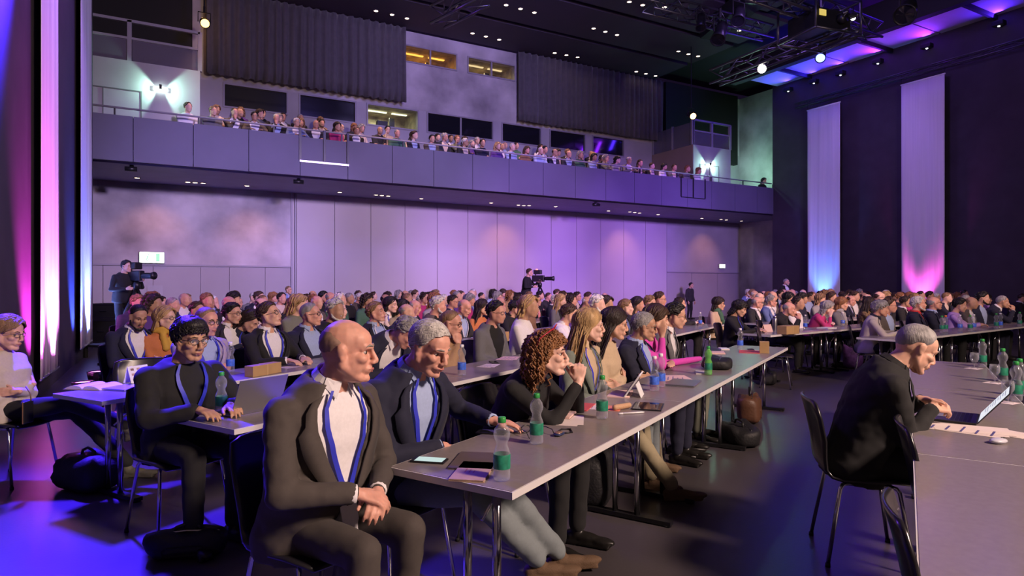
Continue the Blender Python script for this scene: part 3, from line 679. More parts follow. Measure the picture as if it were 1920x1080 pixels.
def bottle_meshes():
    prof = [(0.001, 0.006), (0.024, 0.0), (0.031, 0.008), (0.031, 0.03), (0.029, 0.036), (0.031, 0.042), (0.031, 0.100), (0.028, 0.110), (0.021, 0.128), (0.021, 0.140), (0.028, 0.155), (0.031, 0.172), (0.027, 0.19), (0.016, 0.205), (0.0125, 0.212), (0.0125, 0.222)]
    g = G(); g.lathe(prof, n=22, caps=False); b = g.mesh('bottle_body')
    g = G(); g.lathe([(0.0315, 0.045), (0.0318, 0.046), (0.0318, 0.097), (0.0315, 0.098)], n=22, caps=False); l = g.mesh('label')
    g = G()
    for k in range(7):                            # illegible white print on the label
        a = -0.9+k*0.3; rr = 0.0321
        for z, h in ((0.078, 0.007), (0.064, 0.003)):
            if k in (1, 2, 4, 5): g.add([(rr*math.cos(a), rr*math.sin(a), z), (rr*math.cos(a+0.2), rr*math.sin(a+0.2), z), (rr*math.cos(a+0.2), rr*math.sin(a+0.2), z+h), (rr*math.cos(a), rr*math.sin(a), z+h)], [(0, 1, 2, 3)])
    pr = g.mesh('label_print')
    g = G(); g.lathe([(0.0145, 0.212), (0.0155, 0.214), (0.0155, 0.230), (0.013, 0.233), (0.001, 0.233)], n=18); c = g.mesh('cap')
    g = G(); g.lathe([(0.001, 0.008), (0.028, 0.008), (0.0295, 0.03), (0.0295, 0.10), (0.001, 0.10)], n=18); w = g.mesh('water')
    return b, l, pr, c, w
B_B, B_L, B_P, B_C, B_W = bottle_meshes()
BTL = {}
def bottle(p, kind, lab, s=1.0, rz=None, grp='water bottles on the tables'):
    e = empty('water_bottle', p, (random.random()*6.28 if rz is None else rz), lab, 'bottle', grp); e.scale = (s, s, s)
    link('bottle_body', B_B, GREENPET if kind == 'gg' else PET, e)
    l = link('label', B_L, BLUEL if kind == 'b' else GREENL, e); link('label_print', B_P, WHITEC, l)
    link('cap', B_C, WHITEC if kind == 'b' else GREENC if kind != 'o' else ORANGEC, e)
    return e
def slab(nm, p, rz, sx, sy, h, m_, lab, cat, grp=None, tilt=0.0, bev=0.0):
    e = empty(nm, p, rz, lab, cat, grp); g = G(); g.box((-sx/2, -sy/2, 0), (sx/2, sy/2, h)); part(nm.split('_')[-1]+'_body', g, m_, e, bevel=bev); return e
PAPER = mat('paper', (0.72, 0.62, 0.60), 0.8, nscale=8, namt=0.05); PINKP = mat('pinkish_paper', (0.75, 0.52, 0.46), 0.8)
INK = mat('print_ink', (0.08, 0.07, 0.25), 0.7); INKR = mat('print_ink_red', (0.35, 0.10, 0.08), 0.7)
KRAFT = mat('kraft_card', (0.42, 0.28, 0.20), 0.8, nscale=30, namt=0.1); CARDB = mat('cardboard', (0.42, 0.27, 0.12), 0.8, nscale=10, namt=0.08)
SILVER = mat('laptop_silver', (0.42, 0.42, 0.44), 0.35, 0.85); REDF = mat('red_folder', (0.60, 0.10, 0.10), 0.6)
SCREEN = emat('lit_screen', (0.92, 0.94, 1.0), 0.85); PSCREEN = emat('phone_screen_lit', (0.70, 0.95, 0.92), 0.7)
def paper(p, rz, sx, sy, lab, m_=PAPER, n_=1, lines=True, grp='loose papers'):
    e = empty('paper_sheet', p, rz, lab, 'paper', grp)
    for k in range(n_):
        g = G(); a = 0.14*k; c_, s_ = math.cos(a), math.sin(a); q = [(c_*x-s_*y+0.015*k, s_*x+c_*y+0.02*k) for x, y in ((-sx/2, -sy/2), (sx/2, -sy/2), (sx/2, sy/2), (-sx/2, sy/2))]
        z = 0.0006+0.0012*k
        g.add([(x, y, z) for x, y in q]+[(x, y, z+0.0008) for x, y in q], [(0, 3, 2, 1), (4, 5, 6, 7), (0, 1, 5, 4), (1, 2, 6, 5), (2, 3, 7, 6), (3, 0, 4, 7)]); part('sheet', g, m_, e)
    if lines:
        g = G(); z = 0.0022+0.0012*(n_-1)
        for k in range(5):
            x = -sx*0.4+k*sx*0.19; g.box((x, -sy*0.38, z-0.0002), (x+sx*0.03, sy*(0.1+0.25*((k*7) % 3)/2), z))
        part('print_bars', g, INK, e)
    return e
def phone(p, rz, lab, lit=False):
    e = empty('smartphone', p, rz, lab, 'phone', 'phones on the tables')
    g = G(); g.box((-0.036, -0.076, 0), (0.036, 0.076, 0.009)); part('phone_case', g, BLACKG, e, bevel=0.003)
    g = G(); g.box((-0.032, -0.066, 0.009), (0.032, 0.058, 0.0096)); part('screen', g, PSCREEN if lit else DGLASS, e); return e
def laptop(p, rz, lab, ang=110, w=0.31, d=0.215, back=SILVER, lit=True, writing=True, name='laptop'):
    # opens towards +X of its own frame: the user sits on the -X side
    e = empty(name, p, rz, lab, 'laptop', 'laptops on the tables')
    g = G(); g.box((-d, -w/2, 0), (0, w/2, 0.013)); b = part('base', g, back, e, bevel=0.004)
    kb = mat('keyboard_black', (0.015, 0.015, 0.02), 0.5)
    for r_ in range(5):
        g = G(); x = -0.035-r_*0.019
        for c_ in range(13): y = -w/2+0.03+c_*(w-0.06)/12.3; g.box((x-0.0075, y-0.0075, 0.013), (x+0.0075, y+0.0095, 0.0145))
        part('key_row', g, kb, b)
    g = G(); g.box((-d+0.02, -0.05, 0.013), (-0.135, 0.05, 0.0134)); part('touchpad', g, mat('touchpad_grey', (0.2, 0.2, 0.21), 0.4), b)
    a = R(180-ang); ca, sa = math.cos(a), math.sin(a)      # lid leans away from the user
    def lp(t, y, o): return (t*ca*1+o*sa*-1, y, 0.012+t*sa+o*ca)
    def lid(t0, t1, y0, y1, o0, o1):
        g = G(); v = [lp(t, y, o) for o in (o0, o1) for (t, y) in ((t0, y0), (t1, y0), (t1, y1), (t0, y1))]
        g.add(v, [(0, 3, 2, 1), (4, 5, 6, 7), (0, 1, 5, 4), (1, 2, 6, 5), (2, 3, 7, 6), (3, 0, 4, 7)]); return g
    l = part('lid', lid(0, d, -w/2, w/2, -0.006, 0), back, e, bevel=0.002)
    s_ = part('screen', lid(0.012, d-0.008, -w/2+0.008, w/2-0.008, 0, 0.0008), SCREEN if lit else DGLASS, l)
    if lit and writing:
        for k in range(9):
            t1 = d-0.03-k*0.018; ln = (0.9, 0.6, 0.75, 0.5, 0.85, 0.7, 0.4, 0.8, 0.55)[k]
            part('text_line', lid(t1-0.006, t1, w/2-0.05-(w-0.1)*ln, w/2-0.05, 0.0008, 0.0012), mat('screen_text', (0.25, 0.25, 0.3), 0.6, emit=(0.45, 0.47, 0.55), estr=0.5), l)
    return e
def notebook(p, rz, sx, sy, h, cover, lab, open_=False, inner=PAPER):
    e = empty('notebook', p, rz, lab, 'notebook', 'notebooks on the tables')
    g = G(); g.box((-sx/2, -sy/2, 0), (sx/2, sy/2, 0.003)); g.box((-sx/2, -sy/2, 0.003), (-sx/2+0.003, sy/2, h)); part('cover', g, cover, e)
    g = G(); g.box((-sx/2+0.004, -sy/2+0.003, 0.003), (sx/2-0.003, sy/2-0.003, h)); part('page_block', g, inner, e)
    if not open_:
        g = G(); g.box((-sx/2, -sy/2, h), (sx/2, sy/2, h+0.003)); part('cover', g, cover, e)
    return e
def box_item(nm, p, rz, s, m_, lab, cat, grp=None):
    e = empty(nm, p, rz, lab, cat, grp); g = G(); g.box((-s[0]/2, -s[1]/2, 0), (s[0]/2, s[1]/2, s[2])); part('carton', g, m_, e, bevel=0.003)
    g = G(); g.box((-s[0]/2-0.0008, -0.008, 0.0), (s[0]/2+0.0008, 0.008, s[2]+0.0008)); part('tape_seam', g, mat('seam_tape', (0.50, 0.34, 0.17), 0.6), e); return e
rzA = RA.rz
def T(px, py): return onz(px, py, TZ)
# nearest row
bottle(T(941, 900), 'g', 'water bottle with green cap nearest the camera, beside the kraft notebook', 1.06, rzA+PI)
bottle(T(1006, 832), 'g', 'water bottle with green cap standing beside the folded eyeglasses', 1.04, rzA+PI)
bottle(T(1129, 785), 'g', 'water bottle with green label beside the red folder', 1.06, rzA+PI)
bottle(T(1227, 733), 'b', 'front blue-label bottle of the pair behind the tablet', 1.08, rzA+PI)
bottle(T(1239, 726), 'b', 'rear blue-label bottle of the pair behind the tablet', 1.08, rzA+PI)
bottle(T(1328, 703), 'gg', 'fully green tinted bottle standing before the black bag', 1.05, rzA+PI)
bottle(T(1388, 655), 'b', 'blue-label bottle at the far end of the nearest row', 1.08, rzA+PI)
phone(T(805, 865), rzA+PI/2+0.35, 'smartphone with bright screen on the near table corner', True)
phone(T(922, 812), rzA+PI/2+0.3, 'dark smartphone under the grey-haired man\'s hand')
notebook(T(893, 866), rzA+0.42, 0.19, 0.25, 0.006, mat('dark_notebook', (0.10, 0.075, 0.075), 0.6), 'dark notebook lying behind the kraft notebook')
nb = notebook(T(887, 886), rzA+0.40, 0.14, 0.25, 0.006, KRAFT, 'kraft-covered notebook beside the nearest bottle')
for k in range(3):
    g = G(); g.box((-0.03+k*0.018, -0.03, 0.009), (-0.026+k*0.018, 0.02-0.01*k, 0.0095)); part('cover_print', g, INKR, nb)
notebook(T(1052, 779), rzA+0.25, 0.15, 0.21, 0.014, BLACKG, 'open notebook with blank pinkish pages before the curly-haired woman', True, PINKP)
paper(T(1060, 789), rzA+0.3, 0.17, 0.25, 'white sheets under the open notebook', PAPER, 2, False)
slab('red_folder', T(1085, 763), rzA+0.2, 0.16, 0.24, 0.006, REDF, 'dark red folder beside the curly-haired woman\'s elbow', 'folder', 'folders')
paper(T(1112, 762), rzA+0.3, 0.14, 0.2, 'printed leaflet on the red folder', PAPER, 1)
slab('red_sheet', T(1150, 766), rzA+0.2, 0.10, 0.16, 0.002, mat('salmon_sheet', (0.75, 0.25, 0.18), 0.7), 'salmon sheet next to the green-label bottle', 'paper')
e = empty('pencil_pouch', T(1166, 768), rzA+1.2, 'tan pencil pouch beside the white pen', 'pouch'); g = G(); g.cap((-0.06, 0, 0.02), (0.06, 0.0, 0.02), 0.018); part('pouch_body', g, mat('tan_leather', (0.50, 0.30, 0.17), 0.6, bump=0.3, bscale=80), e, True); g = G(); g.tube([(-0.06, 0, 0.037), (0.06, 0, 0.037)], 0.003, 6); part('zip', g, STEEL, e)
e = empty('pen', T(1185, 776), rzA+0.85, 'white stylus pen lying by the black tablet', 'pen'); g = G(); g.tube([(-0.085, 0, 0.006), (0.07, 0, 0.006), (0.083, 0, 0.006)], [0.005, 0.005, 0.001], 10); part('barrel', g, WHITE, e, True); g = G(); g.tube([(-0.088, 0, 0.006), (-0.06, 0, 0.006)], 0.0054, 10); part('pen_cap', g, WHITEC, e, True)
e = empty('tablet_computer', T(1215, 763), rzA+0.25, 'black tablet lying flat on the nearest row', 'tablet'); g = G(); g.box((-0.09, -0.125, 0), (0.09, 0.125, 0.007)); part('tablet_body', g, BLACKG, e, bevel=0.003); g = G(); g.box((-0.082, -0.115, 0.007), (0.082, 0.115, 0.0075)); part('screen', g, mat('glossy_screen', (0.01, 0.01, 0.02), 0.04), e)
e = empty('tablet_stand', T(1190, 742), rzA+0.25, 'white tablet propped up on its cover stand', 'tablet')
g = G(); g.obox((-0.01, 0, 0.075), (0.055, 0, 0.082), (0, 0.115, 0), (0.004, 0, -0.003)); part('tablet_body', g, WHITE, e, bevel=0.002)
g = G(); g.obox((-0.016, 0, 0.079), (0.048, 0, 0.072), (0, 0.105, 0), (0.001, 0, -0.001)); part('screen', g, mat('glossy_screen2', (0.03, 0.03, 0.05), 0.06), e)
g = G(); g.obox((0.035, 0, 0.045), (0.018, 0, -0.045), (0, 0.085, 0), (0.002, 0, 0.001)); part('stand_flap', g, WHITE, e)
g = G(); g.obox((-0.10, 0, 0.003), (0.075, 0, 0), (0, 0.115, 0), (0, 0, 0.003)); part('cover_flap', g, PINKP, e)
paper(T(1165, 737), rzA+0.2, 0.12, 0.2, 'pinkish papers behind the tablet stand', PINKP, 2, False)
paper(T(1262, 710), rzA+0.3, 0.2, 0.28, 'spread papers behind the blue-label bottles', PINKP, 3)
e = empty('laptop', T(1281, 720), rzA+0.1, 'closed grey laptop in the middle of the nearest row', 'laptop', 'laptops on the tables'); g = G(); g.box((-0.11, -0.16, 0.0), (0.11, 0.16, 0.008)); part('base', g, SILVER, e, bevel=0.003); g = G(); g.box((-0.11, -0.16, 0.009), (0.11, 0.16, 0.016)); part('lid', g, SILVER, e, bevel=0.003)
# eyeglasses with cord and round case
def spectacles(g, s=1.0):
    for y in (-0.033, 0.033):
        g.tube([(0, y+0.026*math.cos(a)*1.05, 0.02*math.sin(a)) for a in [2*PI*k/18 for k in range(19)]], 0.0022*s, 5)
    g.tube([(0.002, -0.009, 0.004), (0.004, 0, 0.007), (0.002, 0.009, 0.004)], 0.002*s, 5)
    for y in (-1, 1): g.tube([(0, y*0.06, 0.006), (-0.03, y*0.071, 0.007), (-0.085, y*0.074, 0.005), (-0.115, y*0.073, -0.02)], 0.0019*s, 5)
e = empty('eyeglasses', T(996, 811), rzA+2.6, 'black eyeglasses resting on the table behind a bottle', 'glasses'); e.location.z += 0.022
g = G(); spectacles(g, 1.3); part('frame', g, BLACKG, e, True)
e = empty('key_fob', T(1048, 817), rzA, 'dark key fob on a black loop strap', 'key fob'); g = G(); g.ell((0, 0, 0.010), (0.025, 0.04, 0.010)); part('fob_body', g, mat('navy_fob', (0.02, 0.03, 0.09), 0.3), e, True)
g = G(); g.ell((0, 0, 0.017), (0.018, 0.03, 0.005)); part('fob_plate', g, mat('fob_bronze', (0.4, 0.25, 0.15), 0.35, 0.6), e, True); g = G(); g.tube([(0.0, 0.035, 0.006), (0.03, 0.09, 0.004), (-0.01, 0.15, 0.004), (-0.05, 0.12, 0.004), (-0.03, 0.06, 0.005), (0, 0.035, 0.006)], 0.004, 6); part('strap', g, BLACKG, e, True)
# things at the far end of the nearest row
def soft_bag(nm, p, rz, size, lab, m_, cat='bag', grp='bags', seed=0, handle=True, strap=False):
    e = empty(nm, p, rz, lab, cat, grp); sx, sy, sz = size; g = G(); rings = []
    nn, mm_ = 22, 12
    for i in range(mm_):
        ph = -PI/2+PI*(i+0.3)/(mm_-0.4); rg = []
        for k in range(nn):
            th = 2*PI*k/nn; e1 = 0.55
            cx_, sx_ = math.cos(th), math.sin(th); f = lambda c: math.copysign(abs(c)**e1, c)
            cp = abs(math.cos(ph))**0.55
            P_ = Vector((sx*f(cx_)*cp, sy*f(sx_)*cp, sz*(0.5+0.5*f(math.sin(ph)))))
            nz = noise.noise(P_*7+Vector((seed*3.1, 0, 0)))*0.16+noise.noise(P_*16+Vector((seed, 5, 0)))*0.07
            P_.x *= 1+nz; P_.y *= 1+nz; P_.z *= (1+nz*1.4) if P_.z > 0.03 else 1
            rg.append(P_)
        rings.append(rg)
    g.loft(rings); part('bag_body', g, m_, e, True)
    if handle:
        g = G(); g.tube([(0, -sy*0.35, sz*0.9), (0.01, -sy*0.25, sz*1.15), (0.0, 0, sz*1.25), (0, sy*0.25, sz*1.15), (0, sy*0.35, sz*0.9)], 0.010, 7); part('handle', g, BLACKG, e, True)
    g = G(); g.box((sx*0.80, -sy*0.5, sz*0.2), (sx*0.98, sy*0.5, sz*0.55)); part('front_pocket', g, m_, e, bevel=0.02)
    g = G(); g.tube([(sx*0.2, -sy*0.8, sz*0.93), (sx*0.25, 0, sz*1.02), (sx*0.2, sy*0.8, sz*0.93)], 0.005, 5); part('zip', g, STEEL, e)
    if strap:
        g = G(); g.tube([(sx*0.5, sy*0.9, sz*0.5), (sx*0.7, sy*1.25, 0.06), (sx*1.2, sy*1.45, 0.015), (sx*1.5, sy*1.3, 0.012)], 0.014, 6); part('strap', g, BLACKG, e, True)
    return e
BAGM = mat('black_nylon', (0.012, 0.012, 0.014), 0.6, bump=0.4, bscale=60); BROWNB = mat('brown_leather', (0.10, 0.045, 0.025), 0.5, bump=0.3, bscale=40)
soft_bag('fabric_bag', T(1345, 690), rzA+0.2, (0.13, 0.20, 0.10), 'crumpled black cloth bag lying on the far table', BAGM, 'bag', 'bags', 3, False)
slab('card_stack', T(1318, 700), rzA+0.3, 0.12, 0.18, 0.012, mat('card_stack_grey', (0.45, 0.42, 0.43), 0.6), 'small stack of cards beside the green bottle', 'cards')
notebook(T(1345, 662), rzA+0.3, 0.16, 0.22, 0.012, PINKP, 'pale pad behind the black cloth bag', True, PINKP)
notebook(T(1357, 655), rzA+0.5, 0.1, 0.15, 0.012, WHITE, 'small white notebook at the back table edge', False)
slab('red_folder', T(1405, 660), rzA+0.2, 0.22, 0.32, 0.006, REDF, 'red folder beside the cardboard cube', 'folder', 'folders')
phone(T(1408, 656), rzA+0.3, 'dark phone lying on the red folder')
box_item('cardboard_box', T(1433, 662), rzA+0.2, (0.10, 0.10, 0.13), CARDB, 'cardboard cube at the far end of the nearest row', 'box', 'cardboard boxes')
# second row
bottle(T(415, 775), 'g', 'water bottle with green cap beside the silver laptop', 1.06, rzA+PI)
laptop(T(480, 773), rzA, 'open silver laptop seen from behind before the man in black', 112, 0.33, 0.22, SILVER, True, False)
e = empty('tablet_computer', T(516, 762), rzA+0.4, 'dark tablet half hidden behind the bald man', 'tablet'); g = G(); g.box((-0.12, -0.09, 0), (0.12, 0.09, 0.012)); part('tablet_body', g, BLACKG, e, bevel=0.003); g = G(); g.box((-0.11, -0.08, 0.012), (0.11, 0.08, 0.0125)); part('screen', g, DGLASS, e)
bottle(T(866, 704), 'b', 'blue-label bottle on the second row behind the grey-haired man', 1.12, rzA+PI)
e = paper(T(915, 686), rzA+0.2, 0.14, 0.24, 'leaflet in the middle of the second row', PAPER, 2)
phone(T(926, 680), rzA+0.8, 'dark phone behind the leaflet on the second row')
paper(T(952, 672), rzA+0.3, 0.18, 0.3, 'loose papers at the edge of the second row', PINKP, 2)
bottle(RB.p(RB.hit(1313, -.25)[0], -.25, TZ), 'b', 'blue-label bottle on the far end of the second row', 1.1)
# third row
def open_book(p, rz, lab):
    e = empty('open_book', p, rz, lab, 'book')
    for s_, nm in ((-1, 'page_block'), (1, 'page_block')):
        g = G(); v = []; nn = 7
        for k in range(nn+1):
            t = k/nn; v += [(s_*t*0.15, -0.11, 0.004), (s_*t*0.15, 0.11, 0.004), (s_*t*0.15, 0.11, 0.008+0.028*math.sin(PI*min(1, t*1.05))**0.6*(1-0.35*t)), (s_*t*0.15, -0.11, 0.008+0.028*math.sin(PI*min(1, t*1.05))**0.6*(1-0.35*t))]
        fs = []
        for k in range(nn):
            for j in range(4): a = k*4; fs.append((a+j, a+(j+1) % 4, a+4+(j+1) % 4, a+4+j))
        fs += [(0, 1, 2, 3), (nn*4+3, nn*4+2, nn*4+1, nn*4)]
        g.add(v, fs); part(nm, g, PAPER, e)
    g = G(); g.box((-0.158, -0.115, 0), (0.158, 0.115, 0.004)); part('cover', g, mat('book_cover', (0.35, 0.25, 0.25), 0.6), e); return e
open_book(T(178, 727), RC.rz+0.3, 'thick open book at the left end of the third row')
lp_ = slab('closed_laptop', T(247, 727), RC.rz+0.2, 0.22, 0.31, 0.016, SILVER, 'thin silver laptop carrying the photo card', 'laptop', None, 0, 0.003)
e = empty('photo_card', T(256, 720)+Vector((0, 0, 0.018)), RC.rz+0.15, 'folded white card printed with nine small portraits', 'card')
g = G(); g.obox((0.03, 0, 0.062), (0.022, 0, -0.062), (0, 0.085, 0), (0.0008, 0, 0.0003)); part('card_front', g, WHITE, e)
g = G(); g.obox((-0.012, 0, 0.062), (-0.02, 0, -0.062), (0, 0.085, 0), (0.0008, 0, -0.0003)); part('card_back', g, WHITE, e)
for i in range(3):
    for j in range(3):
        t = (j-1)*0.6; q = Vector((0.031, 0, 0.0625))+Vector((0.022, 0, -0.062))*t+Vector((0.0011, (i-1)*0.052, 0.0004))
        g = G(); g.obox(q, Vector((0.022, 0, -0.062))*0.13, (0, 0.013, 0), (0.0003, 0, 0.0001)); part('portrait_print', g, (mat('portrait_a', (0.25, 0.15, 0.12), 0.7), mat('portrait_b', (0.45, 0.30, 0.22), 0.7))[(i+j) % 2], e)
bottle(T(432, 697), 'b', 'blue-label bottle before the man in the lavender jacket', 1.12)
box_item('cardboard_box', T(494, 702), RC.rz+0.15, (0.09, 0.34, 0.09), CARDB, 'long cardboard box on the third row', 'box', 'cardboard boxes')
paper(T(545, 688), RC.rz, 0.14, 0.2, 'paper under the typing hands of the suited man', PAPER, 1)
box_item('cardboard_box', T(936, 641), RC.rz+0.1, (0.14, 0.34, 0.13), CARDB, 'cardboard box on the third row beside an empty chair', 'box', 'cardboard boxes')
bottle(T(934, 630), 'g', 'pale green-label bottle behind the third-row cardboard box', 1.15)
paper(T(905, 638), RC.rz, 0.2, 0.3, 'papers on the third row left of the cardboard box', PAPER, 2)
# right block
rzR = R1_.rz
box_item('cardboard_box', T(1478, 626), rzR, (0.16, 0.36, 0.13), CARDB, 'cardboard box on the right block table near the aisle', 'box', 'cardboard boxes')
e = empty('steel_flask', T(1453, 620), 0, 'tall steel drinking flask beside the cardboard box', 'flask'); g = G(); g.lathe([(0.038, 0), (0.04, 0.01), (0.04, 0.19), (0.034, 0.21), (0.028, 0.215)], n=18); part('flask_body', g, STEEL, e, True); g = G(); g.lathe([(0.03, 0.215), (0.03, 0.25), (0.001, 0.255)], n=16); part('lid', g, STEEL, e, True)
e = empty('flyer_stand', T(1438, 622), rzR, 'folded pink flyer standing on the right block table', 'flyer'); g = G(); g.obox((0.02, 0, 0.06), (0.02, 0, -0.06), (0, 0.11, 0), (0.001, 0, 0.0004)); part('flyer_front', g, PINKP, e); g = G(); g.obox((-0.02, 0, 0.06), (-0.02, 0, -0.06), (0, 0.11, 0), (0.001, 0, -0.0004)); part('flyer_back', g, PINKP, e)
bottle(T(1510, 618), 'b', 'tilted blue-label bottle before the man with hands at his face', 1.1); bottle(T(1580, 611), 'b', 'blue-label bottle beside the woman in raspberry jacket', 1.1)
paper(T(1522, 621), rzR, 0.18, 0.3, 'pink paper on the right block table', PINKP, 1); slab('white_pad', T(1550, 616), rzR, 0.2, 0.3, 0.02, WHITE, 'white pad before the woman in raspberry jacket', 'pad')
for k, (px, py, kd, lab) in enumerate(((1766, 623, 'g', 'green-label bottle behind the laptop man\'s head'), (1773, 622, 'o', 'orange-capped bottle beside the green-label bottle'), (1800, 620, 'b', 'dark-capped bottle before the woman in lilac'), (1819, 621, 'g', 'left bottle of the pair before the woman in lilac'), (1826, 619, 'b', 'right bottle of the pair before the woman in lilac'), (1868, 616, 'g', 'left bottle of the pair by the man with clasped hands'), (1876, 615, 'b', 'right bottle of the pair by the man with clasped hands'), (1912, 612, 'g', 'rightmost green-label bottle on the front right block row'))):
    bottle(T(px, py), kd, lab, 1.15)
paper(T(1850, 613), rzR, 0.2, 0.35, 'tan folder on the front right block row', PINKP, 1, False)
# right foreground table
def goblet(p, lab, tip=0.0):
    e = empty('drinking_glass', p, 0, lab, 'glass', 'drinking glasses'); g = G(); g.lathe([(0.03, 0.0), (0.03, 0.003), (0.005, 0.008), (0.004, 0.045), (0.02, 0.06), (0.034, 0.085), (0.036, 0.11), (0.031, 0.145), (0.0295, 0.145), (0.034, 0.11), (0.032, 0.087), (0.018, 0.064), (0.001, 0.058)], n=20, caps=False); part('bowl', g, THING, e, True)
    g = G(); g.box((-0.06, -0.05, -0.0005), (0.05, 0.06, 0.0004)); part('paper_coaster', g, PAPER, e); return e
for (px, py, lab) in ((1842, 688, 'far'), (1880, 715, 'middle'), (1905, 752, 'near')):
    bottle(T(px, py), 'g', 'green-label bottle on the right foreground table, %s one of three' % lab, 1.12, rzA+PI)
    goblet(T(px-15, py+3), 'clear stemmed glass beside the %s bottle on the right foreground table' % lab)
bottle(T(1912, 742), 'g', 'green-label bottle half hidden behind the near glass at right', 1.1, rzA+PI)
def fr(px, py): return T(px, py)
LPm = mat('laptop_dark', (0.06, 0.06, 0.065), 0.35, 0.6)
lp_ = laptop(onz(1834, 789, TZ), rzA-0.12, 'open dark laptop with bright document before the bowed man', 128, 0.33, 0.23, LPm, True)
paper(T(1806, 806), rzA-0.2, 0.34, 0.20, 'fan of printed sheets beside the open laptop', PAPER, 3)
e = empty('computer_mouse', T(1872, 831), rzA+0.9, 'pale computer mouse at the paper edge', 'mouse'); g = G(); g.ell((0, 0, 0.012), (0.05, 0.03, 0.014)); part('mouse_body', g, mat('pale_grey_plastic', (0.55, 0.55, 0.62), 0.3), e, True); g = G(); g.tube([(0.02, 0, 0.025), (0.04, 0, 0.02)], 0.004, 6); part('scroll_wheel', g, BLACKG, e, True)
paper(T(1905, 815), rzA-0.5, 0.12, 0.16, 'folded note at the right frame edge', PAPER, 1, False)
# bags on the floor
def FL(px, py): return onz(px, py, 0.0)
soft_bag('backpack', FL(165, 915), 0.6, (0.15, 0.25, 0.24), 'black backpack slumped on the floor beside the open-book table', BAGM, 'bag', 'bags', 1, True, True)
soft_bag('briefcase', FL(352, 1040), -YAW-PI/2+.2, (0.09, 0.21, 0.14), 'black shoulder bag on the floor below the man in black', BAGM, 'bag', 'bags', 2, True)
soft_bag('backpack', FL(1175, 955)-RA.n*0.25, rzA+0.2, (0.14, 0.2, 0.40), 'tall dark backpack under the nearest row between chairs', BAGM, 'bag', 'bags', 5, True)
soft_bag('handbag', FL(1405, 790), rzA+0.2, (0.13, 0.22, 0.30), 'brown leather handbag under the far end of the nearest row', BROWNB, 'bag', 'bags', 6, True)
soft_bag('handbag', FL(1385, 830), rzA+0.6, (0.14, 0.28, 0.18), 'black slouchy bag on the floor under the far table', BAGM, 'bag', 'bags', 7, True)
soft_bag('handbag', FL(1440, 720), rzA+0.2, (0.12, 0.2, 0.2), 'black bag with chrome buckles behind the far table', BAGM, 'bag', 'bags', 8, True, True)
soft_bag('backpack', FL(1600, 690), rzR, (0.13, 0.2, 0.42), 'backpack with purple flap hanging below the right block table', mat('purple_nylon', (0.16, 0.07, 0.30), 0.5, nscale=12, namt=0.6), 'bag', 'bags', 9, True)
# ------------------------------------------------------------------ people
TMP = bpy.data.scenes.new('mesh_workshop')
def remesh(g, voxel, smooth=2, name='m', decim=None, disp=0.0, dscale=9.0, seed=0.0):
    me = g.mesh(name, True); o = bpy.data.objects.new('tmp', me); TMP.collection.objects.link(o)
    r = o.modifiers.new('r', 'REMESH'); r.mode = 'VOXEL'; r.voxel_size = voxel; r.use_smooth_shade = True
    if smooth: s = o.modifiers.new('s', 'SMOOTH'); s.iterations = smooth; s.factor = 0.5
    if decim: d = o.modifiers.new('d', 'DECIMATE'); d.ratio = decim
    vl = TMP.view_layers[0]; vl.update(); dg = vl.depsgraph
    out = bpy.data.meshes.new_from_object(o.evaluated_get(dg)); out.name = name
    bpy.data.objects.remove(o); bpy.data.meshes.remove(me)
    if disp:                                     # cloth folds
        n_ = len(out.vertices); co = np.empty(n_*3); out.vertices.foreach_get('co', co); nm = np.empty(n_*3); out.vertices.foreach_get('normal', nm)
        co = co.reshape(-1, 3); nm = nm.reshape(-1, 3)
        d_ = np.array([noise.noise(Vector((c[0]*dscale+seed, c[1]*dscale, c[2]*dscale*1.6)))+0.5*noise.noise(Vector((c[0]*dscale*2.3, c[1]*dscale*2.3+seed, c[2]*dscale*2.3))) for c in co])
        co += nm*(d_*disp)[:, None]; out.vertices.foreach_set('co', co.ravel()); out.update()
    out.polygons.foreach_set('use_smooth', [True]*len(out.polygons))
    return out
def V(*a): return Vector(a)
def interp(tab, t):
    if t <= tab[0][0]: return tab[0][1:]
    for a, b in zip(tab, tab[1:]):
        if t <= b[0]:
            k = (t-a[0])/(b[0]-a[0]); k = k*k*(3-2*k); return [x+(y-x)*k for x, y in zip(a[1:], b[1:])]
    return tab[-1][1:]
TORSO_M = [(-.10, .190, .135, .00), (0, .192, .145, .0), (.12, .182, .140, .01), (.25, .192, .142, .012), (.36, .208, .140, .008), (.44, .206, .122, .0), (.50, .165, .098, -.008), (.545, .095, .075, -.012), (.58, .066, .066, -.01)]
TORSO_F = [(-.10, .195, .138, .00), (0, .190, .142, .0), (.12, .158, .118, .0), (.25, .163, .124, .012), (.35, .176, .126, .012), (.43, .177, .110, .0), (.49, .142, .086, -.008), (.535, .076, .064, -.012), (.57, .053, .055, -.01)]
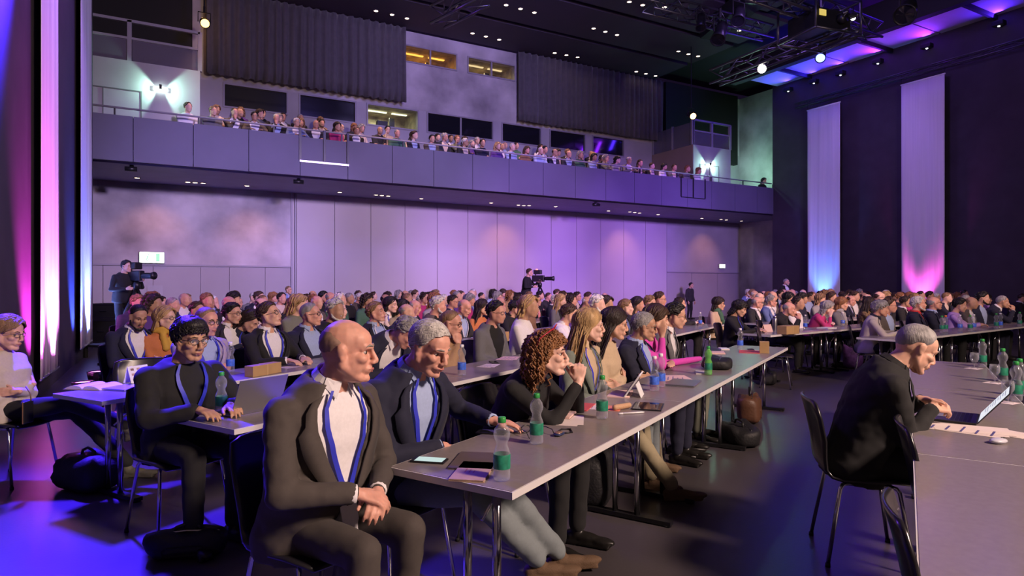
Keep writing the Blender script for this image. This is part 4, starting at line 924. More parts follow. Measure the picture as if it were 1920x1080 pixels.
class Fig:
    """seated or standing figure; local frame: +X forward, +Y left, origin on the floor under the hips"""
    def __init__(s, lean=0.05, slump=0.1, fem=False, belly=0.0, yaw=0.0, pitch=0.0, roll=0.0, scale=1.0, hipz=0.53, hd=1.0, tl=1.0, nod=0.0, fat=1.0):
        s.lean, s.slump, s.fem, s.belly = lean, slump, fem, belly; s.hip = V(0, 0, hipz); s.tab = TORSO_F if fem else TORSO_M; s.tl = tl; s.fat = fat
        p, a, f = s.frame(0.565)
        s.nb = p
        fw = V(math.cos(a), 0, -math.sin(a)); up = V(math.sin(a), 0, math.cos(a))
        s.hr = Matrix.Rotation(yaw, 3, 'Z') @ Matrix.Rotation(pitch, 3, 'Y') @ Matrix.Rotation(roll, 3, 'X')
        base = s.nb+up*0.030+fw*0.024+V(0.012, 0, 0)
        s.hc = base+s.hr @ V(0.02, 0, 0.095)
        s.hd = hd
    def frame(s, up):
        up *= s.tl
        p = s.hip.copy(); n_ = 8; dt = up/n_; a = s.lean
        for i in range(n_):
            a = s.lean+s.slump*max(0, (i+0.5)/n_*up/0.57); p = p+V(math.sin(a), 0, math.cos(a))*dt
        return p, a, None
    def tp(s, up, x, y):
        p, a, _ = s.frame(up); return p+V(math.cos(a), 0, -math.sin(a))*x+V(0, y, 0)
    def surf(s, up, ang, off=0.0):
        hw, hd, xo = interp(s.tab, up); hw *= s.fat; hd *= s.fat
        if s.belly: k = math.exp(-((up-0.1)/0.13)**2)*s.belly; hd += k*0.5; xo += k*0.5
        c, q = math.cos(ang), math.sin(ang); e = 0.85
        return s.tp(up, xo+(hd+off)*math.copysign(abs(c)**e, c), (hw+off)*math.copysign(abs(q)**e, q))
    def H(s, x, y, z): return s.hc+s.hr @ (V(x, y, z)*s.hd)
    def torso_geo(s, g, off=0.0, u0=-.10, u1=.58, n=20, m=14):
        g.loft([[s.surf(u0+(u1-u0)*i/m, 2*PI*k/n, off) for k in range(n)] for i in range(m+1)])
    def shoulder(s, sg): return s.tp(.452, -.01, sg*(.174 if s.fem else .204)*s.fat**0.5)
def ik(S_, W_, l1, l2, pole):
    d = W_-S_; L_ = d.length
    if L_ > (l1+l2)*0.995: d = d*((l1+l2)*0.995/L_); L_ = d.length; W_ = S_+d
    a = (l1*l1-l2*l2+L_*L_)/(2*L_); h = math.sqrt(max(0, l1*l1-a*a)); t = d.normalized(); pl = pole-t*pole.dot(t)
    if pl.length < 1e-5: pl = V(0, 0, -1)
    return S_+t*a+pl.normalized()*h, W_
def hand_geo(g, w, d, pn, sg, curl=0.5, spread=1.0, sc_=1.0, thumb=0.6, n=7):
    d = d.normalized(); pn = (pn-d*pn.dot(d)).normalized(); side = d.cross(pn).normalized()      # pn: palm normal
    th = side*(-sg) if False else side
    if sg < 0: th = side
    else: th = -side
    S_ = sc_
    wid = [0.030, 0.010, -0.010, -0.029]; ln = [0.072, 0.080, 0.074, 0.058]; kz = [0.088, 0.092, 0.088, 0.080]
    g.cap(w-d*0.02, w+d*0.02*S_, 0.026*S_, 0.026*S_, n)
    for k in range(4):
        side_o = th*wid[k]*S_; kn = w+d*kz[k]*S_+side_o
        g.cap(w+d*0.015*S_+side_o*0.6, kn, 0.014*S_, 0.0115*S_, n)
        a = curl*0.55; p = kn; dr = d+th*(wid[k]*3.0*spread)
        dr.normalize(); r_ = 0.0098*S_
        for j, fr_ in enumerate((0.45, 0.32, 0.23)):
            dd = (dr*math.cos(a)+pn*math.sin(a)).normalized(); q = p+dd*ln[k]*fr_*S_
            g.cap(p, q, r_, r_*0.9, n); p = q; r_ *= 0.9; a += curl*0.75
    t0 = w+d*0.022*S_+th*0.022*S_; dt = (d*0.62+th*0.62+pn*0.42*thumb).normalized(); t1 = t0+dt*0.042*S_
    g.cap(t0, t1, 0.0155*S_, 0.0125*S_, n); dt2 = (d*0.85+th*0.22+pn*0.35*thumb).normalized(); t2 = t1+dt2*0.034*S_; g.cap(t1, t2, 0.0115*S_, 0.0105*S_, n); g.cap(t2, t2+(dt2+d*0.3).normalized()*0.026*S_, 0.0102*S_, 0.0085*S_, n)
def head_geo(f, g, hi=True, jaw=1.0, nose=1.0, fat=0.0):
    H = f.H; hr = f.hr; s = f.hd
    def el(c, r): g.ell(H(*c), tuple(x*s for x in r), hr)
    def cp(a, b, r0, r1): g.cap(H(*a), H(*b), r0*s, r1*s)
    el((-.014, 0, .034), (.098, .077, .088)); el((.022, 0, -.040), (.068, .064+fat*.008, .072)); el((.034, 0, .040), (.060, .066, .058))
    el((-.03, 0, .0), (.075, .070, .075))
    for q in (-1, 1):
        cp((-.005, q*.054, -.055), (.058, q*.022, -.105*jaw), .022+fat*.006, .021); cp((-.012, q*.062, -.01), (-.005, q*.056, -.055), .02, .022+fat*.006)
        cp((.078, q*.044, .020), (.093, q*.010, .017), .010, .010); el((.060, q*.043, -.026), (.030, .024, .022))
        el((.104, q*.0125, -.043), (.011*nose, .0085, .0085))
        el((-.010, q*.076, -.002), (.021, .010, .031)); el((-.012, q*.083, .008), (.019, .007, .020)); el((-.006, q*.081, -.026), (.010, .007, .012))
    for q in (-1, 1):
        cp((.0655, q*.046, .0095), (.0755, q*.018, .0095), .0085, .0085); cp((.0645, q*.044, -.0125), (.0725, q*.020, -.0135), .0075, .0075)
    cp((.093, 0, .008), (.1135, 0, -.033), .0085, .0110*nose); el((.1130, 0, -.037), (.0115*nose, .0125, .0105))
    el((.077, 0, -.070), (.026, .031, .021)); el((.076, 0, -.108*jaw), (.020, .022, .017)); cp((.094, -.017, -.066), (.094, .017, -.066), .0075, .0075); cp((.091, -.014, -.077), (.091, .014, -.077), .008, .008)
    for q in (-1, 1): el((.034, q*.040, -.058), (.036, .022, .038)); el((.052, q*.030, -.050), (.030, .020, .032))
    if fat: el((.03, 0, -.10), (.05, .05, .03*fat+.01))
    # neck
    nr = .050 if f.fem else .059
    g.cap(f.tp(.53, -.005, 0), H(-.022, 0, -.045), nr*1.08, nr*s)
    if hi: g.cap(f.tp(.50, -.0, 0), f.tp(.56, 0, 0), nr*1.35, nr*1.15)
POLE = {1: V(-0.35, 0.75, -1.0), -1: V(-0.35, -0.75, -1.0)}
def arm_pose(f, pose):
    """wrist positions, hand direction, palm normal, curl, elbow pole for right (-1) and left (+1)"""
    P_ = {}
    for sg in (-1, 1):
        y = sg
        if pose == 'lap': P_[sg] = (V(.27, y*.10, .665), V(.8, -y*.35, -.35), V(0, 0, -1), .5, POLE[sg])
        elif pose == 'clasp': P_[sg] = (V(.335, y*.065, .70-.01*y), V(.62, -y*.72, -.30), V(.15, -y*.5, -.8), .75, V(-.3, y*.9, -.8))
        elif pose == 'table': P_[sg] = (V(.42, y*.15, .785), V(.75, -y*.62, -.08), V(0, 0, -1), .35, V(-.3, y*1.0, -.7))
        elif pose == 'crossed':
            P_[sg] = ((f.tp(.22, .172, .075), V(-.22, 1, .20), V(-1, .1, .1), .30, V(-.1, -1.1, -.9)) if sg < 0 else (f.tp(.185, .195, -.075), V(-.28, -1, .15), V(-1, -.1, -.1), .30, V(-.1, 1.1, -.9)))
        elif pose == 'mouth': P_[sg] = (f.H(.165, y*.055, -.175), V(-.05, -y*.35, .95), V(-.35, -y*1.0, 0), .85, V(.1, y*.5, -1))
        elif pose == 'cheek':
            P_[sg] = ((f.H(.055, -.088, -.165), V(.10, .10, 1), V(.05, 1, 0), .25, V(.2, -.35, -1)) if sg < 0 else (V(.36, -.02, .80), V(.3, -1, 0), V(0, 0, -1), .4, V(-.2, 1, -.8)))
        elif pose == 'chin':
            P_[sg] = ((f.H(.105, -.03, -.20), V(.0, .12, 1), V(-.9, .3, 0), 1.0, V(.2, -.4, -1)) if sg < 0 else (f.tp(.16, .23, -.06), V(.05, -1, .1), V(-1, 0, 0), .5, V(-.1, 1, -.9)))
        elif pose == 'type': P_[sg] = (V(.42, y*.10, .79), V(1, -y*.18, -.05), V(0, 0, -1), .55, V(-.4, y*.9, -.7))
        elif pose == 'stand': P_[sg] = (V(.10, y*.24, .86), V(.12, -y*.1, -1), V(0, -y, 0), .4, V(-1, y*.5, 0))
        elif pose == 'hold': P_[sg] = (V(.30, y*.06, 1.12) if sg < 0 else V(.26, .10, 1.05), V(.8, -y*.5, .2), V(0, -y*.4, -1), .8, V(-.3, y*.9, -.8))
        elif pose == 'camera': P_[sg] = (V(.38, y*.12, 1.32) if sg > 0 else V(.30, -.16, 1.15), V(1, 0, .1), V(0, -y, -.2), .8, V(-.3, y*.8, -.9))
    return P_
SKINS = [mat('skin_light', (0.62, 0.36, 0.26), 0.5, nscale=25, namt=0.10, sss=0.15), mat('skin_rosy', (0.62, 0.32, 0.24), 0.5, nscale=25, namt=0.12, sss=0.15), mat('skin_tan', (0.46, 0.26, 0.17), 0.5, nscale=25, namt=0.10, sss=0.12), mat('skin_pale', (0.70, 0.44, 0.35), 0.5, nscale=25, namt=0.08, sss=0.15)]
SKIN_DK = mat('skin_deep', (0.20, 0.10, 0.065), 0.45, nscale=25, namt=0.1, sss=0.1)
def cloth(name, col, rough=0.85, b=0.07): return mat('cloth_'+name, col, rough, nscale=70, namt=0.05, bump=b, bscale=420, sheen=0.03)
CL = dict(navy=cloth('navy', (.011, .012, .032)), charcoal=cloth('charcoal', (.022, .021, .024)), black=cloth('black', (.010, .010, .011)), taupe=cloth('taupe', (.085, .070, .060)), grey=cloth('grey', (.13, .13, .14)), lgrey=cloth('lgrey', (.30, .29, .30)),
          beige=cloth('beige', (.50, .38, .25)), brown=cloth('brown', (.22, .12, .065)), tan=cloth('tan', (.36, .22, .12)), olive=cloth('olive', (.16, .17, .13)), white=cloth('white', (.72, .70, .72)), blue=cloth('blue', (.10, .14, .34)), lblue=cloth('lblue', (.32, .40, .62)), lav=cloth('lavender', (.36, .30, .46)), lilac=cloth('lilac', (.50, .30, .66)),
          pink=cloth('magenta', (.62, .06, .42)), rasp=cloth('raspberry', (.42, .03, .15)), red=cloth('red', (.50, .03, .03)), orange=cloth('rust', (.50, .17, .06)), purple=cloth('purple', (.10, .04, .22)), yellow=cloth('mustard', (.55, .33, .05)), green=cloth('green', (.05, .13, .08)), leopard=mat('cloth_leopard', (.20, .13, .06), .85, nscale=45, namt=0.95), cream=cloth('cream', (.62, .50, .42)), oat=cloth('oatmeal', (.50, .44, .38)),
          sage=cloth('sage', (.16, .19, .16)), dgreyp=cloth('dgreyp', (.055, .060, .062)), greyp=cloth('greyp', (.17, .20, .21)), khaki=cloth('khaki', (.28, .24, .15)), chest=cloth('brownsuit', (.060, .050, .045)))
def hairm(name, c): return mat('hair_'+name, c, 0.48, nscale=30, namt=0.4, bump=0.5, bscale=120, stretch=(1, 1, 0.25))
HAIR = dict(black=hairm('black', (.010, .008, .008)), brown=hairm('brown', (.050, .026, .014)), dbrown=hairm('dbrown', (.024, .014, .010)), grey=hairm('grey', (.26, .25, .25)), lgrey=hairm('lgrey', (.48, .46, .44)), white=hairm('white', (.66, .64, .62)), blond=hairm('blond', (.42, .27, .12)), dblond=hairm('dblond', (.22, .13, .065)), auburn=hairm('auburn', (.24, .105, .04)), ginger=hairm('ginger', (.30, .12, .05)), stubble=mat('hair_stubble', (.30, .19, .14), 0.7, nscale=60, namt=0.25))
LANY = mat('lanyard_blue', (.03, .04, .50), 0.5); LANYW = mat('lanyard_white', (.6, .6, .68), 0.5); EYEW = mat('eye_white', (.42, .38, .36), 0.25); EYED = mat('eye_iris', (.03, .02, .015), 0.2); LIPS = mat('lips', (.42, .15, .13), 0.5); BROW = mat('brow_dark', (.05, .03, .02), 0.8); BROWG = mat('brow_grey', (.25, .22, .2), 0.8)
LENS = mat('spectacle_lens', (.9, .9, .95), 0.02, alpha=0.10); BADGE = mat('badge_card', (.75, .74, .76), 0.4); SHOE = mat('shoe_black', (.012, .011, .010), 0.35); SHOEB = mat('shoe_suede_brown', (.11, .065, .035), 0.8, bump=0.3); BOOT = mat('boot_khaki', (.115, .11, .075), 0.75, bump=0.3)
NAVYTIE = cloth('tienavy', (.02, .02, .08))
def hairline(kind, th):
    """lower edge of the hair on the scalp (z in head frame) for azimuth th measured from the face"""
    a = abs(th)
    fr = .082 if kind not in ('fringe', 'bob', 'bobf') else .060
    if kind == 'recede': fr = .108
    tab = [(0, fr), (.55, fr-.006), (.85, .062), (1.15, .030), (1.40, -.004), (1.62, .016), (1.85, .012), (2.15, -.035), (2.6, -.062), (PI, -.066)]
    if kind == 'crop': tab = [(0, .092), (.55, .088), (.85, .07), (1.15, .04), (1.40, .012), (1.62, .022), (1.85, .018), (2.15, -.02), (2.6, -.045), (PI, -.05)]
    return interp(tab, a)[0]
SC_C, SC_R = V(-.014, 0, .034), V(.100, .079, .090)
def scalp(th, z, off):
    k = (z-SC_C.z)/(SC_R.z); k = max(-.995, min(.9999, k)); c = math.sqrt(max(0, 1-k*k))
    nrm_ = V(c*math.cos(th)/SC_R.x, c*math.sin(th)/SC_R.y, k/SC_R.z).normalized()
    return SC_C+V(SC_R.x*c*math.cos(th), SC_R.y*c*math.sin(th), SC_R.z*k)+nrm_*off
def hair_geo(f, kind, lvl, rnd):
    """kind: short crop recede side medium long bob curly bun ponytail; returns G in figure frame"""
    g = G(); H = f.H
    thick = dict(short=.014, crop=.007, recede=.012, side=.017, medium=.024, long=.020, bob=.026, bobf=.024, curly=.020, bun=.014, ponytail=.014, mop=.019, wavyshort=.026).get(kind, .015)
    if kind == 'short' and lvl > 1: thick = .009
    lk = kind if kind in ('recede', 'crop') else ('fringe' if kind in ('bobf', 'mop') else 'x')
    nth, nr_ = (40, 11) if lvl > 1 else (26, 8); rings = []
    for r_ in range(nr_+1):
        t = r_/nr_; rg = []
        for k in range(nth):
            th = -PI+2*PI*k/nth; z0 = hairline(lk, th); zt = SC_C.z+SC_R.z*.9995
            ph0 = math.asin(max(-1, min(1, (z0-SC_C.z)/SC_R.z))); ph = ph0+(PI/2-ph0)*t*.995; z = SC_C.z+SC_R.z*math.sin(ph)
            o = -.006+(thick+.006)*min(1, (t/.22))**.6
            o += thick*.35*noise.noise(V(math.cos(th)*2.5, math.sin(th)*2.5, t*4)+V(rnd, 0, 0))*min(1, t*4)
            if kind == 'mop': o += .012*max(0, math.cos(th))*math.sin(PI*min(1, t*1.2))
            rg.append(H(*scalp(th, z, o)))
        rings.append(rg)
    g.loft(rings, True, False)
    if kind == 'crop': return g
    rn = random.Random(int(rnd*1000))
    dens = {0: 46, 1: 130, 2: 520}[lvl]
    rad = {0: .013, 1: .0090, 2: .0046}[lvl]
    if kind == 'crop': rad *= .6; dens = int(dens*1.3)
    if kind == 'short' and lvl > 1: rad *= .62; dens = int(dens*2.0)
    jit = .30 if kind in ('curly', 'mop') else .12
    L_ = dict(short=.060, recede=.04, crop=.02, side=.06, medium=.075, long=.36, bob=.15, bobf=.16, curly=.17, bun=.06, ponytail=.08, mop=.055, wavyshort=.07)[kind]
    if f.fem and kind == 'long': dens = int(dens*(2.2 if lvl > 1 else 1.4)); rad *= .8
    for i in range(dens):
        th = rn.uniform(-PI, PI); z0 = hairline(lk, th)+.004; u_ = rn.random()
        z = z0+(SC_C.z+SC_R.z*.985-z0)*(1-(1-u_)**.8)
        p = scalp(th, z, thick*.55); side = 1 if p.y+rn.uniform(-.015, .015) > 0 else -1; pts = [p]; st = 6 if kind not in ('long', 'bob', 'bobf', 'curly') else 9
        l_ = L_*rn.uniform(.75, 1.15); ds = l_/st; ph = rn.uniform(0, 6.28); offk = thick*(rn.uniform(.80, 1.05) if kind not in ('curly', 'mop') else rn.uniform(.7, 1.2))
        q = p.copy()
        for k in range(st):
            if kind in ('long', 'bob', 'bobf', 'medium'): dr = V(-.55, side*.55, -.75) if q.x > -.03 else V(-.25, side*.25, -1)
            elif kind == 'curly': dr = V(-.55 if q.x > -.02 else -.1, side*.22, -1)
            elif kind in ('bun', 'ponytail'): dr = V(-1, 0, .1) if q.x > -.06 else V(-.3, 0, -.5)
            elif kind == 'side': dr = V(-.55, .8*side, -.25)
            elif kind == 'mop': dr = V(.5*math.cos(ph)-.1, .8*math.sin(ph), -.5)
            else: dr = V(-.8, .35*side, -.45)
            dr = dr+V(rn.uniform(-jit, jit), rn.uniform(-jit, jit), rn.uniform(-jit, jit)*.8); dr.normalize()
            q = q+dr*ds
            e = V((q.x-SC_C.x)/(SC_R.x), (q.y-SC_C.y)/SC_R.y, (q.z-SC_C.z)/SC_R.z); el_ = e.length
            if q.z > -.03 or kind in ('short', 'recede', 'crop', 'side', 'mop', 'bun', 'ponytail', 'wavyshort'):
                tgt = 1+offk/.09
                if el_ < tgt or kind not in ('curly',): e = e*(tgt/el_); q = SC_C+V(e.x*SC_R.x, e.y*SC_R.y, e.z*SC_R.z)
            else:
                m_ = math.hypot(q.x+.03, q.y); 
                if m_ < .072: q.x, q.y = -.03+(q.x+.03)*.072/max(m_, .01), q.y*.072/max(m_, .01)
                if q.x > .03: q.x -= .012
            if q.x > (.055 if kind != 'curly' else .025) and q.z < .05: q.x = .055 if kind != 'curly' else .025
            w = q.copy()
            if kind == 'curly': w += V(math.cos(ph+k*2.1), math.sin(ph+k*2.1), 0)*.013
            pts.append(w)
        rr = rad*(1.25 if kind == 'curly' else 1)
        g.tube([H(*x) for x in pts], [rr*.7]+[rr]*(len(pts)-2)+[rr*.25], 4)
    if kind == 'bun': g.ell(H(-.115, 0, .045), tuple(x*f.hd for x in (.035, .042, .036)), f.hr)
    if kind == 'ponytail':
        for k in range(14 if lvl > 1 else 6):
            a = rn.uniform(-.02, .02); g.tube([H(-.11, a*.3, .05), H(-.15, a, .02), H(-.15, a*1.8, -.06), H(-.13, a*2.2, -.17)], [.01, .013, .011, .004], 5)
    if kind in ('long', 'bob', 'bobf'):                      # solid mass behind the neck so no light leaks between locks
        dn = -.26 if kind == 'long' else -.10
        for q in (-1, 0, 1): g.cap(H(-.055, q*.045, .02), H(-.07, q*.045, dn), .048*f.hd, .028*f.hd, 9)
    return g
def fringe_geo(f, lvl, rnd):                                # ring of hair around a bald crown
    g = G(); H = f.H; nth = 36; rings = []
    for r_ in range(7):
        t = r_/6; rg = []
        for k in range(nth+1):
            th = 1.38+(2*PI-2.76)*k/nth; thw = th if th <= PI else th-2*PI
            z0 = hairline('x', thw); rf_ = max(0, min(1, (abs(thw)-1.38)/.7)); z1 = z0+.012+max(.01, .062-z0)*rf_; z = z0+(z1-z0)*t
            rg.append(H(*scalp(thw, z, -.004+(.009 if lvl < 2 else .0062)*min(1, (k+.3)/6, (nth-k+.3)/6)*math.sin(PI*min(1, max(0, .08+t*.84)))+.0025*noise.noise(V(thw*6, z*60, rnd)))))
        rings.append(rg)
    g.loft(rings, False, False); return g
LIBM = {}
LASTP = [None]
def build_person(name_lab, pos, rz, fig=None, pose='lap', top='jacket', topc='navy', shirt='white', legs='black', hair='short', hairc='brown', skin=0, glasses=False, lanyard=None, badge=False, tie=None, lvl=1, beard=None, hands=None, shoes=True, feet=None, knees=None, scarf=None, jaw=1.0, nose=1.0, fat=0.0, shoec=None, stand=False, grp='audience on the hall floor', key=None, neck_open=.5, scale=1.0, shoes_m=None, sleeves=True):
    """lvl 2 close up, 1 middle distance, 0 far (meshes shared by key)"""
    e = empty('person', pos, rz, name_lab, 'person', grp); e.scale = (scale,)*3; LASTP[0] = e
    fig = dict(fig or {}); sk = SKINS[skin] if isinstance(skin, int) else skin
    M = LIBM.get(key) if key else None
    if M is None:
        M = {}; f = Fig(**fig); vx = {0: .019, 1: .0105, 2: .0055}[lvl]; vj = {0: .024, 1: .0185, 2: .0118}[lvl]; nm = 'm'
        AP = hands(f) if callable(hands) else arm_pose(f, pose)
        g = G(); head_geo(f, g, True, jaw, nose, fat); sl = []
        for sg in (-1, 1):
            S_ = f.shoulder(sg); Wt, hd_, pn, curl, pole = AP[sg][:5]
            E_, W_ = ik(S_, Wt, .295, .262, pole); sl.append((sg, S_, E_, W_))
            g.cap(f.tp(.45, 0, 0), S_, .045, .045); g.cap(S_, E_, .042, .036); g.cap(E_, W_, .036, .025)
            hand_geo(g, W_+(W_-E_).normalized()*.012, hd_, pn, sg, curl, sc_=(.92 if f.fem else 1.0), n=6 if lvl < 2 else 8)
        g.cap(f.tp(.2, 0, 0), f.tp(.45, 0, 0), .07, .075)
        rnd = random.random()*50
        M['body'] = remesh(g, vx, {0: 1, 1: 2, 2: 5}[lvl], 'body', {0: None, 1: .65, 2: .5}[lvl])
        # hair
        if hair == 'bald': M['hair'] = fringe_geo(f, lvl, rnd).mesh('hair')
        elif hair: M['hair'] = hair_geo(f, hair, lvl, rnd).mesh('hair')
        # top garment
        dis = {0: 0, 1: .006, 2: .0068}[lvl]
        def sleeves_geo(g, r0=.070, r1=.055, r2=.041, short=0.0):
            if f.fem: r0, r1, r2 = r0*.88, r1*.88, r2*.9
            for sg, S_, E_, W_ in sl:
                g.ell(S_+V(0, -sg*.012, -.004), (r0*1.08, r0*1.0, r0*1.02)); g.cap(S_, E_, r0*.97, r1, 12); g.cap(E_, W_-(W_-E_).normalized()*.012, r1, r2, 12)
                g.ell(f.tp(.42, -.005, sg*(.10 if f.fem else .12)), (.085, .085, .075))
        if top == 'jacket':
            g = G(); nn = 26; rings_o = []
            th_ = max(.020, vj*1.7); m_ = 16; u0, u1 = -.10, .565
            for i in range(m_+1):
                u = u0+(u1-u0)*i/m_
                if u > .16: ph = .06+(.95*neck_open/.5)*((u-.16)/.40)**.85*.8
                else: ph = .06+.5*((.16-u)/.26)**1.3
                fl = .012 if u < 0.02 else 0
                o_ = [f.surf(u, ph+(2*PI-2*ph)*k/nn, .014+fl+(.006 if u > .5 else 0)) for k in range(nn+1)]; i_ = [f.surf(u, ph+(2*PI-2*ph)*k/nn, .014+fl-th_) for k in range(nn+1)]
                rings_o.append((o_, i_))
            vs = []; fs = []; st = 2*(nn+1)
            for o_, i_ in rings_o: vs += o_+i_[::-1]
            for i in range(m_):
                for k in range(st): fs.append((i*st+k, i*st+(k+1) % st, (i+1)*st+(k+1) % st, (i+1)*st+k))
            for i, rev in ((0, True), (m_, False)):
                for k in range(nn):
                    a, b, c, d = i*st+k, i*st+k+1, i*st+st-2-k, i*st+st-1-k; fs.append((a, d, c, b) if rev else (a, b, c, d))
            g.add(vs, fs); sleeves_geo(g)
            M['jacket'] = remesh(g, vj, 2, 'jacket', .65 if lvl < 2 else None, dis, 11, rnd)
            g = G(); f.torso_geo(g, -.004, -.1, .555, 28, 24); M['shirt'] = g.mesh('shirt')
            if lvl > 0:
                for sg in (-1, 1):                      # lapels
                    g = G(); r0_, r1_ = [], []
                    for i in range(11):
                        u = .17+.37*i/10; ph = (.06+(.95*neck_open/.5)*((u-.16)/.40)**.85*.8); wd = .02+.34*math.sin(PI*min(1, (i/10)*.80+.04))*(1.0 if i < 8 else .75)
                        if i == 8: wd *= .7
                        r0_.append(f.surf(u, sg*(ph-.03), .028)); r1_.append(f.surf(u-.02, sg*(ph+wd), .034))
                    vs = r0_+r1_; g.add(vs, [(i, i+1, 12+i, 11+i) for i in range(10)])
                    me = g.mesh('lapel'); bm = bmesh.new(); bm.from_mesh(me); bmesh.ops.recalc_face_normals(bm, faces=bm.faces); bmesh.ops.solidify(bm, geom=bm.faces[:], thickness=.007); bm.to_mesh(me); bm.free(); M['lapel%d' % sg] = me
                g = G()                                 # shirt collar: band and two folded points
                aa = [.28+(2*PI-.56)*k/16 for k in range(17)]
                rg = [[f.tp(u_-.010*math.cos(a), r_*math.cos(a)-.006+xo_, r_*math.sin(a)) for a in aa] for u_, r_, xo_ in ((.545, .074, 0), (.585, .066, .003), (.587, .071, .003), (.560, .084, .0))]
                g.loft(rg, False, False)
                for sg in (-1, 1):
                    A_, B_, C_, D_ = f.tp(.578, .064, sg*.014), f.tp(.585, .025, sg*.064), f.tp(.522, .090, sg*.046), f.tp(.556, .035, sg*.076)
                    n_ = (B_-A_).cross(C_-A_).normalized()*.003
                    g.add([A_, B_, D_, C_, A_+n_, B_+n_, D_+n_, C_+n_], [(0, 1, 2, 3), (7, 6, 5, 4), (0, 3, 7, 4), (3, 2, 6, 7), (2, 1, 5, 6), (1, 0, 4, 5)])
                M['collar'] = g.mesh('collar', False)
                g = G()
                for sg, S_, E_, W_ in sl: dd = (W_-E_).normalized(); g.tube([W_-dd*.03, W_+dd*.010], [.034, .035], 12)
                M['cuff'] = g.mesh('cuff')
        else:                                           # sweater, coat or blouse
            g = G(); f.torso_geo(g, .012, -.1, .545 if top != 'turtle' else .56)
            sleeves_geo(g, *(.070, .058, .044) if top == 'coat' else (.064, .051, .038))
            if f.fem:
                for q in (-1, 1): g.ell(f.tp(.285, .085, q*.068), (.062, .062, .062))
            if top == 'coat': g.cap(f.tp(.52, .05, .06), f.tp(.52, -.07, .07), .03, .03); g.cap(f.tp(.52, .05, -.06), f.tp(.52, -.07, -.07), .03, .03)
            M['sweater'] = remesh(g, vj, 2, 'sweater', .65 if lvl < 2 else None, dis*1.2, 8, rnd)
            if top == 'shirtc' and lvl > 0:
                g = G()
                for sg in (-1, 1):
                    pts0 = [f.tp(.545, .075*math.cos(a)-.012, sg*.075*math.sin(a)) for a in [PI*k/8 for k in range(9)]]; pts1 = [f.tp(.59, .062*math.cos(a)-.006, sg*.061*math.sin(a)) for a in [PI*k/8 for k in range(9)]]
                    g.add(pts0+pts1, [(i, i+1, 10+i, 9+i) for i in range(8)])
                M['collar'] = g.mesh('collar')
        # legs
        g = G(); FT = []
        for sg in (-1, 1):
            hp = f.hip+V(0, sg*.088, -.01)
            if stand: kn, an, fd = V(.03, sg*.10, .50), V(-.02, sg*.11, .09), V(1, sg*.15, 0)
            else:
                kn = V(.45, sg*.125, .535) if not knees else Vector(knees[0 if sg < 0 else 1]); an = V(.43, sg*.12, .10) if not feet else Vector(feet[0 if sg < 0 else 1][0]); fd = V(1, sg*.12, -.02) if not feet else Vector(feet[0 if sg < 0 else 1][1])
            g.cap(f.hip+V(-.01, sg*.04, 0), hp, .115, .105, 12); g.cap(hp, kn, .094 if not stand else .092, .066, 12); g.cap(kn, an+(kn-an).normalized()*(.03 if shoes == 'boot' else .012), .066, .052, 12); FT.append((an, fd.normalized(), kn))
        if not stand: g.ell(f.hip+V(-.02, 0, -.01), (.14, .175, .11))
        M['trousers'] = remesh(g, {0: .030, 1: .026, 2: .017}[lvl], 3, 'trousers', None, dis*.9, 8, rnd+3)
        if lvl > 0 and shoes:
            for i, (an, fd, kn) in enumerate(FT):
                g = G(); sd = fd.cross(V(0, 0, 1)).normalized(); upv = sd.cross(fd).normalized()
                Mx = Matrix((fd, -sd, upv)).transposed()
                b0 = an-upv*.055
                g.ell(b0+fd*.150-upv*.004, (.082, .040, .024), Mx); g.ell(b0+fd*.05, (.105, .038, .034), Mx); g.ell(b0-fd*.03, (.045, .036, .036), Mx); g.cap(b0+upv*.01, an+(kn-an).normalized()*(-.01 if shoes != 'boot' else .13), .038, .036 if shoes != 'boot' else .047)
                g.obox(b0+fd*.075-upv*.028, fd*.125, sd*.036, upv*.010); g.obox(b0-fd*.03-upv*.034, fd*.035, sd*.034, upv*.012)
                M['shoe%d' % i] = remesh(g, .008, 1, 'shoe') if lvl > 1 else g.mesh('shoe')
        # face details
        if lvl > 0:
            for sg in (-1, 1):
                g = G(); g.ell(f.H(.0680, sg*.0315, -.001), tuple(x*f.hd for x in (.0130, .0150, .0088)), f.hr, 10, 7); M['eye%d' % sg] = g.mesh('eye')
                g = G(); g.ell(f.H(.0790, sg*.0315, -.001), tuple(x*f.hd for x in (.0036, .0076, .0078)), f.hr, 8, 5); M['iris%d' % sg] = g.mesh('iris')
                g = G(); g.tube([f.H(.080, sg*.050, .021), f.H(.0925, sg*.034, .0275), f.H(.0985, sg*.014, .023)], [.0025, .0045, .0035], 6); M['brow%d' % sg] = g.mesh('eyebrow')
            g = G(); g.tube([f.H(.091, -.024, -.071), f.H(.1025, -.010, -.068), f.H(.1035, 0, -.070), f.H(.1025, .010, -.068), f.H(.091, .024, -.071)], [.002, .0045, .0045, .0045, .002], 6); g.tube([f.H(.092, -.020, -.073), f.H(.0995, 0, -.078), f.H(.092, .020, -.073)], [.002, .0055, .002], 6); M['lips'] = g.mesh('lips')
